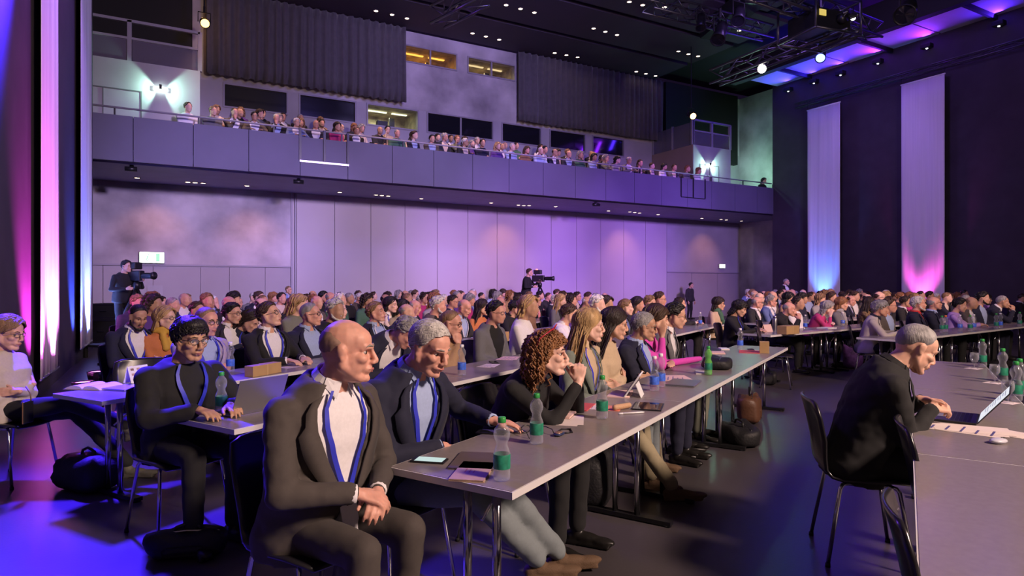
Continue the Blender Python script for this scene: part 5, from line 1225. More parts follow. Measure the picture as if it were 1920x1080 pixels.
        if glasses:
            g = G(); gl = G()
            for sg in (-1, 1):
                lp = [f.H(.101-.012*abs(math.cos(a)) if False else .100-.010*max(0, math.cos(a)), sg*(.032+.0235*math.cos(a)), .001+.0165*math.sin(a)) for a in [2*PI*k/16 for k in range(17)]]
                g.tube(lp, .0017 if lvl > 1 else .0026, 5); gl.add(lp[:-1], [tuple(range(16))])
                g.tube([f.H(.090, sg*.058, .006), f.H(.04, sg*.078, .006), f.H(-.012, sg*.084, .006)], .0018, 5)
            g.tube([f.H(.101, -.008, .004), f.H(.106, 0, .007), f.H(.101, .008, .004)], .0022, 5)
            M['glasses'] = g.mesh('glasses'); M['lens'] = gl.mesh('lens', False)
        if beard:
            g = G(); 
            for q in (-1, 1):
                g.cap(f.H(-.002, q*.064, -.03), f.H(.01, q*.058, -.07), .014, .018); g.cap(f.H(.01, q*.058, -.07), f.H(.068, q*.022, -.112), .018, .018)
            g.ell(f.H(.078, 0, -.113), (.023, .030, .022), f.hr); g.cap(f.H(.094, -.022, -.056), f.H(.094, .022, -.056), .007, .007); M['beard'] = g.mesh('beard')
        # lanyard, badge, tie, scarf
        off = .012 if top == 'jacket' else .028
        if lanyard:
            for sg in (-1, 1):
                g = G(); a_, b_ = [], []
                for i in range(13):
                    t = i/12; u = .555-.36*t; op_ = .06+(.95*neck_open/.5)*(max(0, u-.16)/.40)**.85*.8; an_ = sg*max(.035, (op_*.72-.06 if top == 'jacket' else .46*(1-t)**1.1))
                    a_.append(f.surf(u, an_-.0065/.13, off+(.012 if t < .12 else 0))); b_.append(f.surf(u, an_+.0065/.13, off+(.012 if t < .12 else 0)))
                g.add(a_+b_, [(i, i+1, 14+i, 13+i) for i in range(12)]); M['lany%d' % sg] = g.mesh('lanyard_strap')
            g = G(); p_ = f.surf(.19, 0, off+.004); g.obox(p_-V(0, 0, .035), (.001, 0, 0), (0, .010, 0), (0, 0, .035)); M['lanyclip'] = g.mesh('clip', False)
            if badge:
                g = G(); p_ = f.surf(.13, 0, off+.012); g.obox(p_-V(0, 0, .055), (.002, 0, .0006), (0, .042, 0), (-.012, 0, .060)); M['badge'] = g.mesh('badge', False)
        if tie:
            g = G(); a_, b_ = [], []
            for i in range(9):
                t = i/8; u = .525-.42*t; w_ = .016+.026*t; a_.append(f.surf(u, w_/.13, .010)); b_.append(f.surf(u, -w_/.13, .010))
            g.add(a_+b_, [(i, i+1, 10+i, 9+i) for i in range(8)]); M['tie'] = g.mesh('tie')
        if scarf:
            g = G()
            for k in range(5): g.tube([f.tp(.53+.012*k+.03*math.cos(a), (.075+.012*(k % 2))*math.cos(a)+.005, (.082+.01*(k % 3))*math.sin(a)) for a in [2*PI*j/14 for j in range(15)]], .020, 7)
            g.cap(f.tp(.50, .10, .05), f.tp(.30, .15, .07), .04, .045); g.cap(f.tp(.50, .10, -.05), f.tp(.36, .15, -.04), .04, .04); M['scarf'] = remesh(g, vj, 1, 'scarf', None, .006, 14, rnd)
        M['_f'] = f; M['_sl'] = sl
        if key: LIBM[key] = M
    tm = CL[topc]; sm = CL[shirt]
    hm = HAIR[hairc]
    b = link('body', M['body'], sk, e)
    for k, nm, m_, par in (('eye-1', 'eye', EYEW, b), ('eye1', 'eye', EYEW, b), ('brow-1', 'eyebrow', BROWG if hairc in ('grey', 'white', 'lgrey', 'stubble', 'blond') else BROW, b), ('brow1', 'eyebrow', BROWG if hairc in ('grey', 'white', 'lgrey', 'stubble', 'blond') else BROW, b), ('lips', 'lips', LIPS, b), ('beard', 'beard', hm if beard is True else HAIR.get(beard, hm), b)):
        if k in M:
            o = link(nm, M[k], m_, par if nm != 'eye' else e)
            if nm == 'eye': link('iris', M['iris'+k[3:]], EYED, o)
    if 'hair' in M: link('hair', M['hair'], hm, e)
    j = None
    if 'jacket' in M:
        link('shirt', M['shirt'], sm, e); j = link('jacket', M['jacket'], tm, e)
        for k in ('lapel-1', 'lapel1'):
            if k in M: link('lapel', M[k], tm, j)
        if 'cuff' in M: link('cuff', M['cuff'], sm, j)
    elif 'sweater' in M: j = link({'coat': 'coat', 'shirtc': 'shirt'}.get(top, 'sweater'), M['sweater'], tm, e)
    if 'collar' in M: link('collar', M['collar'], sm if 'jacket' in M else tm, e)
    link('trousers', M['trousers'], CL[legs], e)
    for i in (0, 1):
        if 'shoe%d' % i in M: link('shoe' if shoes != 'boot' else 'boot', M['shoe%d' % i], shoes_m or SHOE, e)
    if 'glasses' in M: q = link('glasses', M['glasses'], BLACKG, e); link('lens', M['lens'], LENS, q)
    if lanyard and 'lany1' in M:
        lm_ = LANYW if lanyard == 'w' else LANY
        q = link('lanyard', M['lany-1'], lm_, e); link('strap', M['lany1'], lm_, q); link('clip', M['lanyclip'], BLACKG, q)
        if 'badge' in M: link('badge', M['badge'], BADGE, q)
    if 'tie' in M: link('tie', M['tie'], tie if tie is not True else NAVYTIE, e)
    if 'scarf' in M: link('scarf', M['scarf'], CL[scarf], e)
    return e, M['_f'], M['_sl']
# ------------------------------------------------------------------ placing people
PLACED = []
REG = {}
ROWN = [(RA, 'nearest row'), (RB, 'second row'), (RC, 'third row'), (RD, 'fourth row'), (RE, 'fifth row'), (RF, 'sixth row'), (RG, 'seventh row'), (RH, 'eighth row'), (R2_, 'front right-block row'), (R1_, 'second right-block row'), (R0_, 'third right-block row'), (RM1, 'fourth right-block row'), (RM2, 'fifth right-block row'), (RM3, 'sixth right-block row'), (RM4, 'seventh right-block row')]
def reg(row, px, o, ch, stem):
    for r, nm in ROWN:
        if r is row: REG.setdefault(nm, []).append((px, o, ch, stem))
def put(lab, px, py, row, o=-0.72, turn=0.0, fig=None, chair_lab=None, nochair=False, depth=None, facing=None, chl=True, **kw):
    """seat a person so that the head is seen at (px, py); row gives the seat line"""
    fig = dict(fig or {})
    if depth is None: a, d = row.hit(px, o)
    else: d = depth
    hp = at(px, py, d); rz = (row.rz if facing is None else facing)+turn
    sc_ = kw.get('scale', 1.0)
    for it in range(6):
        f = Fig(**fig); err = hp.z/sc_-f.hc.z
        if abs(err) < 0.004: break
        fig['tl'] = max(0.86, min(1.16, fig.get('tl', 1.0)+err/0.56))
    hx, hy = f.hc.x*sc_, f.hc.y*sc_; c_, s_ = math.cos(rz), math.sin(rz)
    p = Vector((hp.x-(c_*hx-s_*hy), hp.y-(s_*hx+c_*hy), 0))
    r = build_person(lab, p, rz, fig, **kw); PLACED.append(p)
    if depth is None: reg(row, px, None, None, None)
    if not nochair:
        fw = Vector((c_, s_, 0)); chair(p+fw*0.03, rz, chair_lab or 'black shell chair occupied by the '+short(lab), 'black shell chairs', 2 if chl else True)
    return r
def short(l):
    w = l.split(); return ' '.join(w[:9])
PI2 = PI/2
# --- nearest row
put('bald man in brown-grey suit and white shirt, hands clasped, nearest the camera', 652, 655, RA, -0.66, 0.0, dict(lean=.13, slump=.22, yaw=.62, pitch=.06, belly=.05, fat=1.06), pose='clasp', topc='chest', legs='chest', shirt='white', hair='bald', hairc='stubble', lanyard='b', badge=True, lvl=2, fat=.6, skin=1, nose=1.15, neck_open=.5,
    feet=(((.44, -.16, .10), (1, -.25, 0)), ((.36, .16, .10), (1, .2, 0))))
def navy_hands(f): return {-1: (V(.30, .02, .735), V(.5, .8, -.2), V(0, 0, -1), .6, V(-.3, -.9, -.8)), 1: (V(.33, .40, .800), V(.75, .45, -.12), V(0, 0, -1), .45, V(-.5, .9, -.6))}
put('grey-haired man in navy jacket looking down at the table beside the bald man', 806, 650, RA, -0.68, -0.05, dict(lean=.12, slump=.3, yaw=.02, pitch=.34, fat=1.04), hands=navy_hands, topc='navy', legs='greyp', shirt='lblue', hair='short', hairc='lgrey', lanyard='b', badge=True, lvl=2, skin=1, nose=1.1, fat=.3, neck_open=.36,
    knees=((.45, .10, .52), (.47, .28, .52)), feet=(((.56, .48, .105), (.75, .65, 0)), ((.60, .62, .105), (.75, .65, .05))), shoes_m=SHOEB)
cw = put('woman with curly auburn hair in black sweater, hands folded before her mouth', 1027, 664, RA, -0.52, 0.0, dict(lean=.33, slump=.30, yaw=.42, pitch=-.04, fem=True), pose='mouth', top='sweater', topc='black', legs='black', hair='curly', hairc='auburn', lvl=2, skin=3)
f_ = cw[1]; g = G(); cen = V(.075, 0, .105)
for sg in (-1, 1): g.tube([f_.H(.045+.012*math.sin(a), sg*(.033+.025*math.cos(a)), .150+.018*math.sin(a)) for a in [2*PI*k/14 for k in range(15)]], .003, 5)
for sg in (-1, 1): g.tube([f_.H(.045, sg*.060, .150), f_.H(-.03, sg*.095, .10), f_.H(-.06, sg*.10, .04)], .003, 5)
o_ = part('pushed_up_glasses', g, mat('red_spectacles', (.5, .02, .04), .3), cw[0], True); o_['label'] = 'red glasses pushed up into the hair'
put('woman with long blond hair in grey-green blazer and blue lanyard', 1105, 611, RA, -0.80, 0.0, dict(lean=.02, slump=.12, yaw=.60, pitch=.02, fem=True), pose='lap', topc='sage', shirt='beige', legs='khaki', hair='long', hairc='blond', lanyard='b', lvl=2, skin=3, shoes_m=SHOEB, feet=(((.75, -.02, .10), (1, .2, .1)), ((.55, .1, .10), (1, .2, 0))))
put('woman with long dark hair in beige coat, arms crossed', 1152, 607, RA, -0.80, 0.05, dict(lean=.05, slump=.15, yaw=.50, pitch=.14, fem=True), pose='crossed', top='coat', topc='beige', legs='greyp', hair='long', hairc='dbrown', lvl=2, skin=0, shoes_m=SHOEB)
put('man with greying hair and glasses in dark suit, arms crossed, nearest row', 1208, 621, RA, -0.74, 0.0, dict(lean=-.05, slump=.25, yaw=.45, pitch=.10, fat=1.05), pose='crossed', topc='navy', shirt='lblue', legs='navy', hair='short', hairc='grey', glasses=True, lanyard='b', lvl=2, skin=2)
put('brown-haired woman in magenta sweater resting her cheek on her hand', 1231, 598, RA, -0.72, 0.0, dict(lean=.15, slump=.2, yaw=.45, pitch=.10, fem=True), pose='cheek', top='sweater', topc='pink', legs='black', hair='bobf', hairc='brown', lvl=1, skin=0)
put('woman with tied dark hair and glasses in grey jacket', 1266, 592, RA, -0.72, 0.05, dict(lean=.10, slump=.2, yaw=.40, pitch=.16, fem=True), pose='lap', topc='grey', shirt='white', legs='olive', hair='bun', hairc='black', glasses=True, lvl=1, skin=0)
# --- second row
put('man in black with tousled black hair and glasses typing at the silver laptop', 357, 636, RB, -0.66, -0.08, dict(lean=.05, slump=.2, yaw=.10, pitch=.12, fat=1.0), pose='type', top='coat', topc='black', legs='black', hair='mop', hairc='black', glasses=True, lanyard='b', lvl=2, skin=2, nose=1.15)
put('man in navy jacket bowing his grey head behind the front row', 762, 622, RB, -0.55, 0.0, dict(lean=.35, slump=.5, yaw=.3, pitch=.75), pose='table', topc='navy', legs='navy', hair='short', hairc='grey', lvl=1, skin=1)
put('man in tan coat and glasses with red badge, hand at his chin', 846, 610, RB, -0.74, 0.05, dict(lean=.02, slump=.2, yaw=.35, pitch=.15, fat=1.05), pose='chin', top='coat', topc='tan', legs='brown', hair='crop', hairc='dblond', glasses=True, lvl=1, skin=1)
put('man in white shirt with blue lanyard behind the blond woman', 1068, 600, RB, -0.74, 0.35, dict(lean=.10, slump=.2, yaw=.3, pitch=.12), pose='table', top='shirtc', topc='white', legs='navy', hair='short', hairc='brown', lanyard='b', lvl=1, skin=0)
put('fair-haired woman in dark jacket over blue top, second row', 1174, 577, RB, -0.74, 0.1, dict(yaw=.45, pitch=-.02, fem=True), pose='lap', topc='charcoal', shirt='blue', hair='ponytail', hairc='dblond', lvl=1, skin=3)
put('man in dark suit with red tie, second row far end', 1275, 570, RB, -0.74, 0.1, dict(yaw=.35), pose='table', topc='charcoal', shirt='white', hair='side', hairc='dbrown', tie=mat('tie_red', (.5, .03, .03), .6), lvl=1, skin=0)
# --- third row
put('man in lavender jacket with glasses and blue lanyard, arms crossed', 388, 603, RC, -0.74, -0.02, dict(lean=.0, slump=.15, yaw=.15, pitch=.08), pose='crossed', topc='lav', shirt='lblue', legs='navy', hair='crop', hairc='dblond', glasses=True, lanyard='b', lvl=1, skin=1)
put('man in black suit with round glasses looking up, hands on the third-row table', 505, 591, RC, -0.72, 0.0, dict(lean=.05, slump=.05, yaw=.40, pitch=-.28), pose='type', topc='black', shirt='white', legs='black', hair='side', hairc='brown', glasses=True, lanyard='b', lvl=1, skin=0)
put('man in navy suit and glasses with arms crossed left of the bald man', 583, 590, RC, -0.74, 0.0, dict(lean=.0, slump=.12, yaw=.50, pitch=-.10), pose='crossed', topc='navy', shirt='lblue', legs='navy', hair='crop', hairc='grey', glasses=True, lvl=1, skin=1)
put('man in black jacket with white lanyard leaning his head back', 705, 586, RC, -0.74, 0.0, dict(lean=-.05, slump=.05, yaw=.30, pitch=-.22), pose='lap', topc='black', shirt='lblue', legs='black', hair='short', hairc='dblond', lanyard='w', lvl=1, skin=1)
put('bald man in dark suit with white pocket square looking down at his phone', 871, 577, RC, -0.74, 0.0, dict(lean=.05, slump=.2, yaw=.10, pitch=.30), pose='clasp', topc='charcoal', shirt='lblue', hair='bald', hairc='grey', lanyard='w', lvl=1, skin=1)
put('woman with long dark hair in rust-orange suit', 905, 577, RC, -0.78, 0.0, dict(lean=.05, slump=.15, yaw=.45, fem=True), pose='lap', top='coat', topc='orange', legs='orange', hair='long', hairc='dbrown', lvl=1, skin=0)
put('man in black sweater and glasses leaning on the third-row table', 967, 578, RC, -0.62, 0.1, dict(lean=.25, slump=.2, yaw=.40, pitch=.05), pose='table', top='shirtc', topc='black', hair='side', hairc='black', glasses=True, lvl=1, skin=0)
# --- fourth row
put('bearded man in dark suit looking down, left edge of the fourth row', 259, 594, RD, -0.74, 0.0, dict(lean=.02, slump=.2, yaw=-.10, pitch=.35), pose='clasp', topc='navy', shirt='white', hair='crop', hairc='black', beard=True, lanyard='b', badge=True, lvl=1, skin=2)
put('woman with blond bob and glasses wrapped in a mustard scarf', 311, 606, RD, -0.70, 0.0, dict(lean=.0, slump=.15, yaw=.35, pitch=-.05, fem=True), pose='crossed', top='sweater', topc='orange', hair='bob', hairc='blond', glasses=True, scarf='yellow', lvl=1, skin=3)
put('black-haired man with glasses in dark suit, arms crossed, fourth row', 436, 588, RD, -0.74, 0.0, dict(yaw=.35, pitch=.02), pose='crossed', topc='charcoal', shirt='white', hair='side', hairc='black', glasses=True, lvl=1, skin=0)
put('dark-haired woman in navy bending forward beside the black-haired man', 470, 602, RD, -0.60, 0.0, dict(lean=.3, slump=.4, yaw=.35, pitch=.6, fem=True), pose='table', top='sweater', topc='navy', hair='bob', hairc='dbrown', lanyard='b', lvl=1, skin=0)
put('fair man in grey jacket just behind the bald man\'s head', 636, 586, RD, -0.74, 0.0, dict(yaw=.5, pitch=.0), pose='lap', topc='grey', shirt='white', hair='crop', hairc='blond', lvl=1, skin=3)
put('woman with black bob in white jacket and lanyard, fourth row', 733, 572, RD, -0.78, 0.0, dict(yaw=.25, fem=True), pose='lap', topc='cream', shirt='white', hair='bob', hairc='black', lanyard='b', lvl=1, skin=3)
put('dark-haired woman in patterned dress beside the white jacket', 755, 578, RD, -0.66, 0.0, dict(yaw=.35, pitch=.1, fem=True), pose='lap', top='sweater', topc='khaki', hair='bob', hairc='black', lvl=1, skin=0)
put('bald man with rosy head resting his face on his hand', 778, 577, RD, -0.66, 0.1, dict(yaw=.35, pitch=.2), pose='cheek', topc='navy', hair='bald', hairc='grey', lvl=1, skin=1)
put('bald man in blue suit with hand on chin, fourth row', 938, 573, RD, -0.72, 0.0, dict(yaw=.30, pitch=.05), pose='chin', topc='blue', shirt='lblue', hair='bald', hairc='grey', lvl=1, skin=1)
put('dark-haired man in black suit with pale pink tie', 1006, 571, RD, -0.76, 0.0, dict(yaw=.30, pitch=-.05), pose='lap', topc='black', shirt='cream', hair='side', hairc='dbrown', glasses=True, tie=mat('tie_pink', (.65, .25, .28), .6), lvl=1, skin=1)
put('white-haired man with glasses in dark suit left of the white shirt', 1042, 577, RD, -0.66, 0.1, dict(yaw=.30, pitch=.1), pose='lap', topc='navy', shirt='white', hair='short', hairc='white', glasses=True, lvl=1, skin=1)
# --- right block
put('woman with short black hair in black sweater looking down at the aisle', 1387, 583, R1_, -0.70, 0.35, dict(yaw=.10, pitch=.35, fem=True, lean=.05), pose='table', top='sweater', topc='black', hair='bobf', hairc='black', lanyard='b', lvl=1, skin=0)
put('balding man in black jacket with both hands at his mouth', 1480, 580, R1_, -0.62, 0.35, dict(yaw=.25, pitch=.10, lean=.30, slump=.3), pose='mouth', topc='black', shirt='charcoal', hair='bald', hairc='grey', lvl=1, skin=1)
put('grey-bobbed woman in raspberry jacket and glasses, cheek on hand', 1552, 585, R1_, -0.60, 0.35, dict(yaw=.25, pitch=.14, lean=.30, slump=.3, fem=True), pose='cheek', top='sweater', topc='rasp', hair='bob', hairc='grey', glasses=True, lvl=1, skin=3)
put('woman with auburn hair and grey scarf right of the raspberry jacket', 1578, 576, R1_, -0.76, 0.3, dict(yaw=.2, pitch=.05, fem=True), pose='crossed', top='sweater', topc='grey', hair='bobf', hairc='auburn', scarf='lgrey', lvl=1, skin=0)
put('woman with wavy dark hair and glasses in leopard-print blouse', 1630, 571, R1_, -0.74, 0.4, dict(yaw=.3, fem=True), pose='table', top='sweater', topc='leopard', hair='long', hairc='dbrown', glasses=True, lvl=1, skin=0)
put('woman with dark cropped hair and glasses in beige coat before the aisle', 1348, 570, R0_, -0.74, 0.4, dict(yaw=.2, fem=True, pitch=.05), pose='lap', top='coat', topc='beige', hair='bobf', hairc='dbrown', glasses=True, scarf='green', lvl=1, skin=0)
put('bald man with glasses and white open collar, second right-block row', 1420, 571, R0_, -0.74, 0.3, dict(yaw=.3), pose='lap', topc='charcoal', shirt='white', hair='bald', hairc='grey', glasses=True, lvl=1, skin=1)
put('grey-haired man with glasses in blue suit behind the balding man', 1446, 565, R0_, -0.74, 0.3, dict(yaw=.3), pose='crossed', topc='blue', shirt='white', hair='short', hairc='grey', glasses=True, lvl=1, skin=1)
put('man in black jacket with lowered bald head behind the raspberry jacket', 1596, 566, R0_, -0.70, 0.3, dict(yaw=.1, pitch=.25), pose='clasp', topc='navy', shirt='white', hair='bald', hairc='brown', lanyard='b', lvl=1, skin=1)
put('woman with short curly grey hair in oatmeal jacket and blue lanyard', 1651, 579, R2_, -0.62, 0.45, dict(yaw=.2, lean=.15, slump=.2, fem=True, pitch=.02), pose='table', topc='oat', shirt='navy', hair='mop', hairc='grey', lanyard='b', lvl=1, skin=1)
put('white-haired bearded man in navy jacket with red scarf', 1722, 570, R2_, -0.80, 0.3, dict(yaw=.35, lean=-.08, pitch=-.12), pose='crossed', topc='navy', shirt='red', hair='side', hairc='lgrey', beard=True, lvl=1, skin=1)
put('bald man with glasses in navy suit gazing up, right of the red scarf', 1752, 569, R2_, -0.80, 0.3, dict(yaw=.40, lean=-.05, pitch=-.20), pose='crossed', topc='navy', shirt='lblue', hair='bald', hairc='grey', glasses=True, tie=True, lvl=1, skin=1)
put('woman with dark ponytail in lilac blouse, front right-block row', 1800, 573, R2_, -0.70, 0.3, dict(yaw=.25, pitch=.15, fem=True), pose='table', top='sweater', topc='lilac', hair='ponytail', hairc='black', lvl=1, skin=0)
put('grey-haired man in navy suit with hands clasped before his face', 1880, 566, R2_, -0.62, 0.35, dict(yaw=.25, lean=.35, slump=.25, pitch=.05), pose='mouth', topc='navy', shirt='white', hair='crop', hairc='grey', lvl=1, skin=2)
put('dark-haired man in black jacket behind the woman in oatmeal', 1698, 567, R1_, -0.76, 0.3, dict(yaw=.35), pose='lap', topc='charcoal', hair='short', hairc='dbrown', lvl=1, skin=2)
put('woman with short black hair and glasses in purple sweater at right', 1850, 561, R1_, -0.74, 0.3, dict(yaw=.2, fem=True), pose='crossed', top='sweater', topc='purple', hair='bobf', hairc='black', glasses=True, scarf='lilac', lvl=1, skin=0)
put('man in black jacket over white shirt right of the lilac blouse', 1812, 563, R1_, -0.74, 0.3, dict(yaw=.3, pitch=.1), pose='lap', topc='black', shirt='white', hair='crop', hairc='grey', lvl=1, skin=1)
put('man in black suit cut by the right frame edge', 1917, 566, R1_, -0.74, 0.35, dict(yaw=.3), pose='lap', topc='black', hair='crop', hairc='dbrown', lvl=1, skin=0)
# --- man with the laptop, right foreground
put('grey-haired man in dark blazer bent over the laptop at right', 1718, 652, RP, -0.60, 0.30, dict(lean=.18, slump=.36, yaw=.15, pitch=.46, tl=.86), depth=3.45, pose='type', topc='black', shirt='black', legs='black', hair='crop', hairc='grey', lvl=2, skin=0, nose=1.15, chair_lab='black shell chair under the man bent over the laptop',
    hands=lambda f: {-1: (V(.37, -.02, .83), V(.75, .40, -.05), V(0, .5, -.85), .95, V(-.6, -.6, -.7)), 1: (V(.37, .12, .85), V(.75, -.40, -.05), V(0, -.5, -.85), .95, V(-.5, .8, -.7))})
# --- woman at the far left
wl_rz = math.atan2(wdir(1, -0.06).y, wdir(1, -0.06).x)
put('woman with blond hair and glasses in oatmeal sweater, legs crossed, far left', 16, 655, RC, -0.7, 0.0, dict(lean=-.24, slump=.25, yaw=.05, pitch=.16, fem=True, fat=1.05), depth=4.85, facing=wl_rz, pose='crossed', top='sweater', topc='oat', legs='black', hair='bob', hairc='dblond', glasses=True, lvl=2, skin=0, shoes='boot', shoes_m=BOOT,
    hands=lambda f: {-1: (f.tp(.20, .150, .09), V(-.7, .7, 0), V(-1, .1, .1), .4, V(-.1, -1.1, -.9)), 1: (f.tp(.16, .185, -.09), V(-.9, -.45, 0), V(-1, -.1, -.1), .4, V(-.1, 1.1, -.9))}, knees=((.50, -.02, .61), (.47, .10, .52)), feet=(((.98, .02, .42), (.93, .0, .25)), ((.88, .13, .095), (1, .05, 0))), chair_lab='black shell chair under the woman in oatmeal sweater')
e = empty('phone_pouch', at(52, 770, 4.62), wl_rz+PI/2, 'black phone pouch hanging on a strap beside the seated woman', 'pouch')
g = G(); g.box((-.045, -.008, -.09), (.045, .008, .07)); part('pouch_body', g, BLACKG, e, bevel=.006)
g = G(); g.tube([(-.045, 0, -.09), (-.045, 0, .07)], .004, 6); part('gold_trim', g, mat('gold_trim', (.6, .35, .15), .3, .8), e)
g = G(); g.tube([(.03, 0, .07), (.035, .01, .12), (.04, .05, .17)], .005, 6); part('strap', g, mat('strap_tan', (.2, .13, .08), .6), e, True)
# --- empty chairs
for (px, py, row, lab, tn) in ((900, 735, RA, 'empty black shell chair between the navy jacket and the black sweater', .0), (243, 655, RC, 'empty black shell chair behind the open book table', -.45), (940, 665, RC, 'empty black shell chair beside the third-row cardboard box', .3)):
    a, d = row.hit(px, -1.02 if row is RA else -1.0); chair(row.p(a, -0.78), row.rz+tn, lab, 'black shell chairs', 2)
for (px, py, lab) in ((1700, 800, 'empty black shell chair pushed under the right foreground table'), (1690, 960, 'nearest empty black shell chair at the right foreground table')):
    d = 0.66*FPX/(py-HZ); p = c2w((px-CX)/FPX*d, d)
    chair(p+nrm(D1)*0.25, RP.rz+.1, lab, 'black shell chairs', 2)
p = onz(1456, 668, .45); chair(p, R1_.rz+0.5, 'empty black shell chair at the aisle end of the right block', 'black shell chairs', 2)
e = empty('magenta_coat', RA.p(RA.hit(1295, -.5)[0], -.62, TZ), rzA, 'magenta coat sleeve draped over the far table edge', 'coat')
g = G(); g.cap((-.05, -.22, .03), (.06, .05, .035), .035, .03); g.cap((.06, .05, .035), (.12, .3, .035), .032, .025); part('sleeve', g, CL['pink'], e, True)
# --- camera operators
def tripod_camera(p, rz, h, lab, tally=False):
    e = empty('television_camera', p, rz, lab, 'camera', 'television cameras')
    for k in range(3):
        a = k*2*PI/3+.4; g = G(); g.tube([(0, 0, h-.12), (.25*math.cos(a), .25*math.sin(a), h*.5), (.5*math.cos(a), .5*math.sin(a), .02)], [.03, .028, .02], 8); part('tripod_leg', g, BLACKG, e, True)
    g = G(); g.lathe([(.07, h-.16), (.08, h-.05), (.05, h)], n=12); part('pan_head', g, BLACKG, e, True)
    b = G(); b.box((-.26, -.07, h+.02), (.16, .07, h+.24)); b = part('camera_body', b, BLACKG, e, bevel=.02)
    g = G(); g.tube([(.16, 0, h+.13), (.22, 0, h+.13), (.42, 0, h+.13), (.50, 0, h+.13)], [.05, .065, .065, .085], 14); part('lens', g, BLACKG, e, True)
    g = G(); g.box((-.20, -.10, h+.27), (.06, .10, h+.42)); part('viewfinder', g, BLACKG, e, bevel=.02)
    g = G(); g.tube([(-.15, 0, h+.24), (-.15, 0, h+.30)], .02, 6); part('viewfinder_post', g, BLACKG, e)
    g = G(); g.tube([(-.1, .05, h-.02), (-.6, .16, h-.18)], .013, 6); part('pan_handle', g, BLACKG, e)
    if tally: g = G(); g.box((-.12, -.05, h+.42), (-.08, .05, h+.45)); part('tally_light', g, emat('tally_red', (1, .1, .08), 7), e); lamp('tally_glow', 'POINT', (p.x, p.y, h+.6+p.z), None, (1, .15, .1), 1.0, .03)
    return e
def riser(p, s, h, lab, rz=0):
    e = empty('camera_riser', (p.x, p.y, 0), rz, lab, 'platform', 'camera platforms'); g = G(); g.box((-s, -s, h-.05), (s, s, h)); part('deck', g, BLACK, e)
    g = G()
    for x in (-s+.05, s-.05):
        for y in (-s+.05, s-.05): g.box((x-.03, y-.03, 0), (x+.03, y+.03, h-.05))
    part('riser_legs', g, BLACK, e); return e
for (px, pc, d, top, tally, l1_, l2_, l3_, hc_) in ((229, 256, 13.5, 490, False, 'camera operator in black standing at the left wall', 'large television camera on tripod at the left wall', 'black riser under the left camera', 'black'), (986, 1012, 21.2, 505, True, 'camera operator in black standing at the back wall', 'television camera with red tally light at the back wall', 'black riser under the rear camera', 'brown')):
    hp = at(px, top, d); hz_ = hp.z-1.74; f_ = wdir(1, -.35); rz = math.atan2(f_.y, f_.x)
    riser(hp+f_*.25, .62, max(.15, hz_), l3_, rz)
    build_person(l1_, (hp.x, hp.y, max(.15, hz_)), rz, dict(hipz=.95, lean=.08, slump=.1, yaw=.1), 'camera', 'sweater', 'black', legs='black', hair='short', hairc=hc_, stand=True, lvl=1, grp='camera operators', skin=0)
    cp_ = at(pc, top, d); tripod_camera(Vector((cp_.x, cp_.y, max(.15, hz_))), rz, 1.30, l2_, tally)
# --- standing people
def stand(px, ytop, d, zf, lab, facing, **kw):
    hp = at(px, ytop, d); build_person(lab, (hp.x, hp.y, zf), facing, dict(hipz=.93, lean=.02, slump=.1, yaw=kw.pop('yaw', .2)), kw.pop('pose', 'stand'), stand=True, lvl=1, grp='people standing', scale=(hp.z-zf)/1.715, **kw)
stand(537, 538, 17.2, 0, 'man in dark suit with lanyard standing at the wall guide rail', RC.rz, topc='charcoal', shirt='lblue', lanyard='b', badge=True, hair='crop', hairc='dblond', pose='hold')
stand(1470, 524, 24.5, 0, 'bearded man in black suit standing before the dark right wall', R1_.rz, topc='black', shirt='white', lanyard='w', hair='crop', hairc='grey', beard=True)
stand(1293, 531, 28.0, 0, 'person in dark cap standing at the far back doors', R1_.rz, top='sweater', topc='charcoal', hair='short', hairc='black')
q_ = onv(1428, 345, VF+.65); build_person('person in black coat sitting alone at the right balcony end', (q_.x, q_.y, 4.86), -PI/2+.1, dict(yaw=.1), 'crossed', 'coat', 'black', legs='black', hair='bob', hairc='black', lvl=1, grp='audience on the balcony', scale=.97)
# --- flight cases near the left camera
for i, (px, py, d, s) in enumerate(((200, 585, 16.6, .40), (200, 625, 16.4, .52))):
    p = at(px, py, d); e = empty('flight_case', (p.x+.1, p.y+.3, .62 if i == 0 else 0), -YAW, ('black flight case with metal edges stacked on top at the left wall', 'large black flight case at the left wall')[i], 'case', 'flight cases'); h = .40 if i == 0 else .62
    g = G(); g.box((-s, -s*.8, 0), (s, s*.8, h)); part('case_body', g, BLACK, e, bevel=.01)
    for (x0, y0, z0, x1, y1, z1) in ((-s-.01, -s*.8-.012, h-.05, s+.01, -s*.8, h), (-s-.01, -s*.8-.012, 0.0, s+.01, -s*.8, .05), (-s-.012, -s*.8-.012, 0, -s+.02, -s*.8, h), (s-.02, -s*.8-.012, 0, s+.012, -s*.8, h)):
        g = G(); g.box((x0, y0, z0), (x1, y1, z1)); part('metal_edge', g, STEEL, e)
    g = G(); g.tube([(-.08, -s*.8-.03, h*.5), (.08, -s*.8-.03, h*.5)], .012, 6); part('handle', g, STEEL, e)
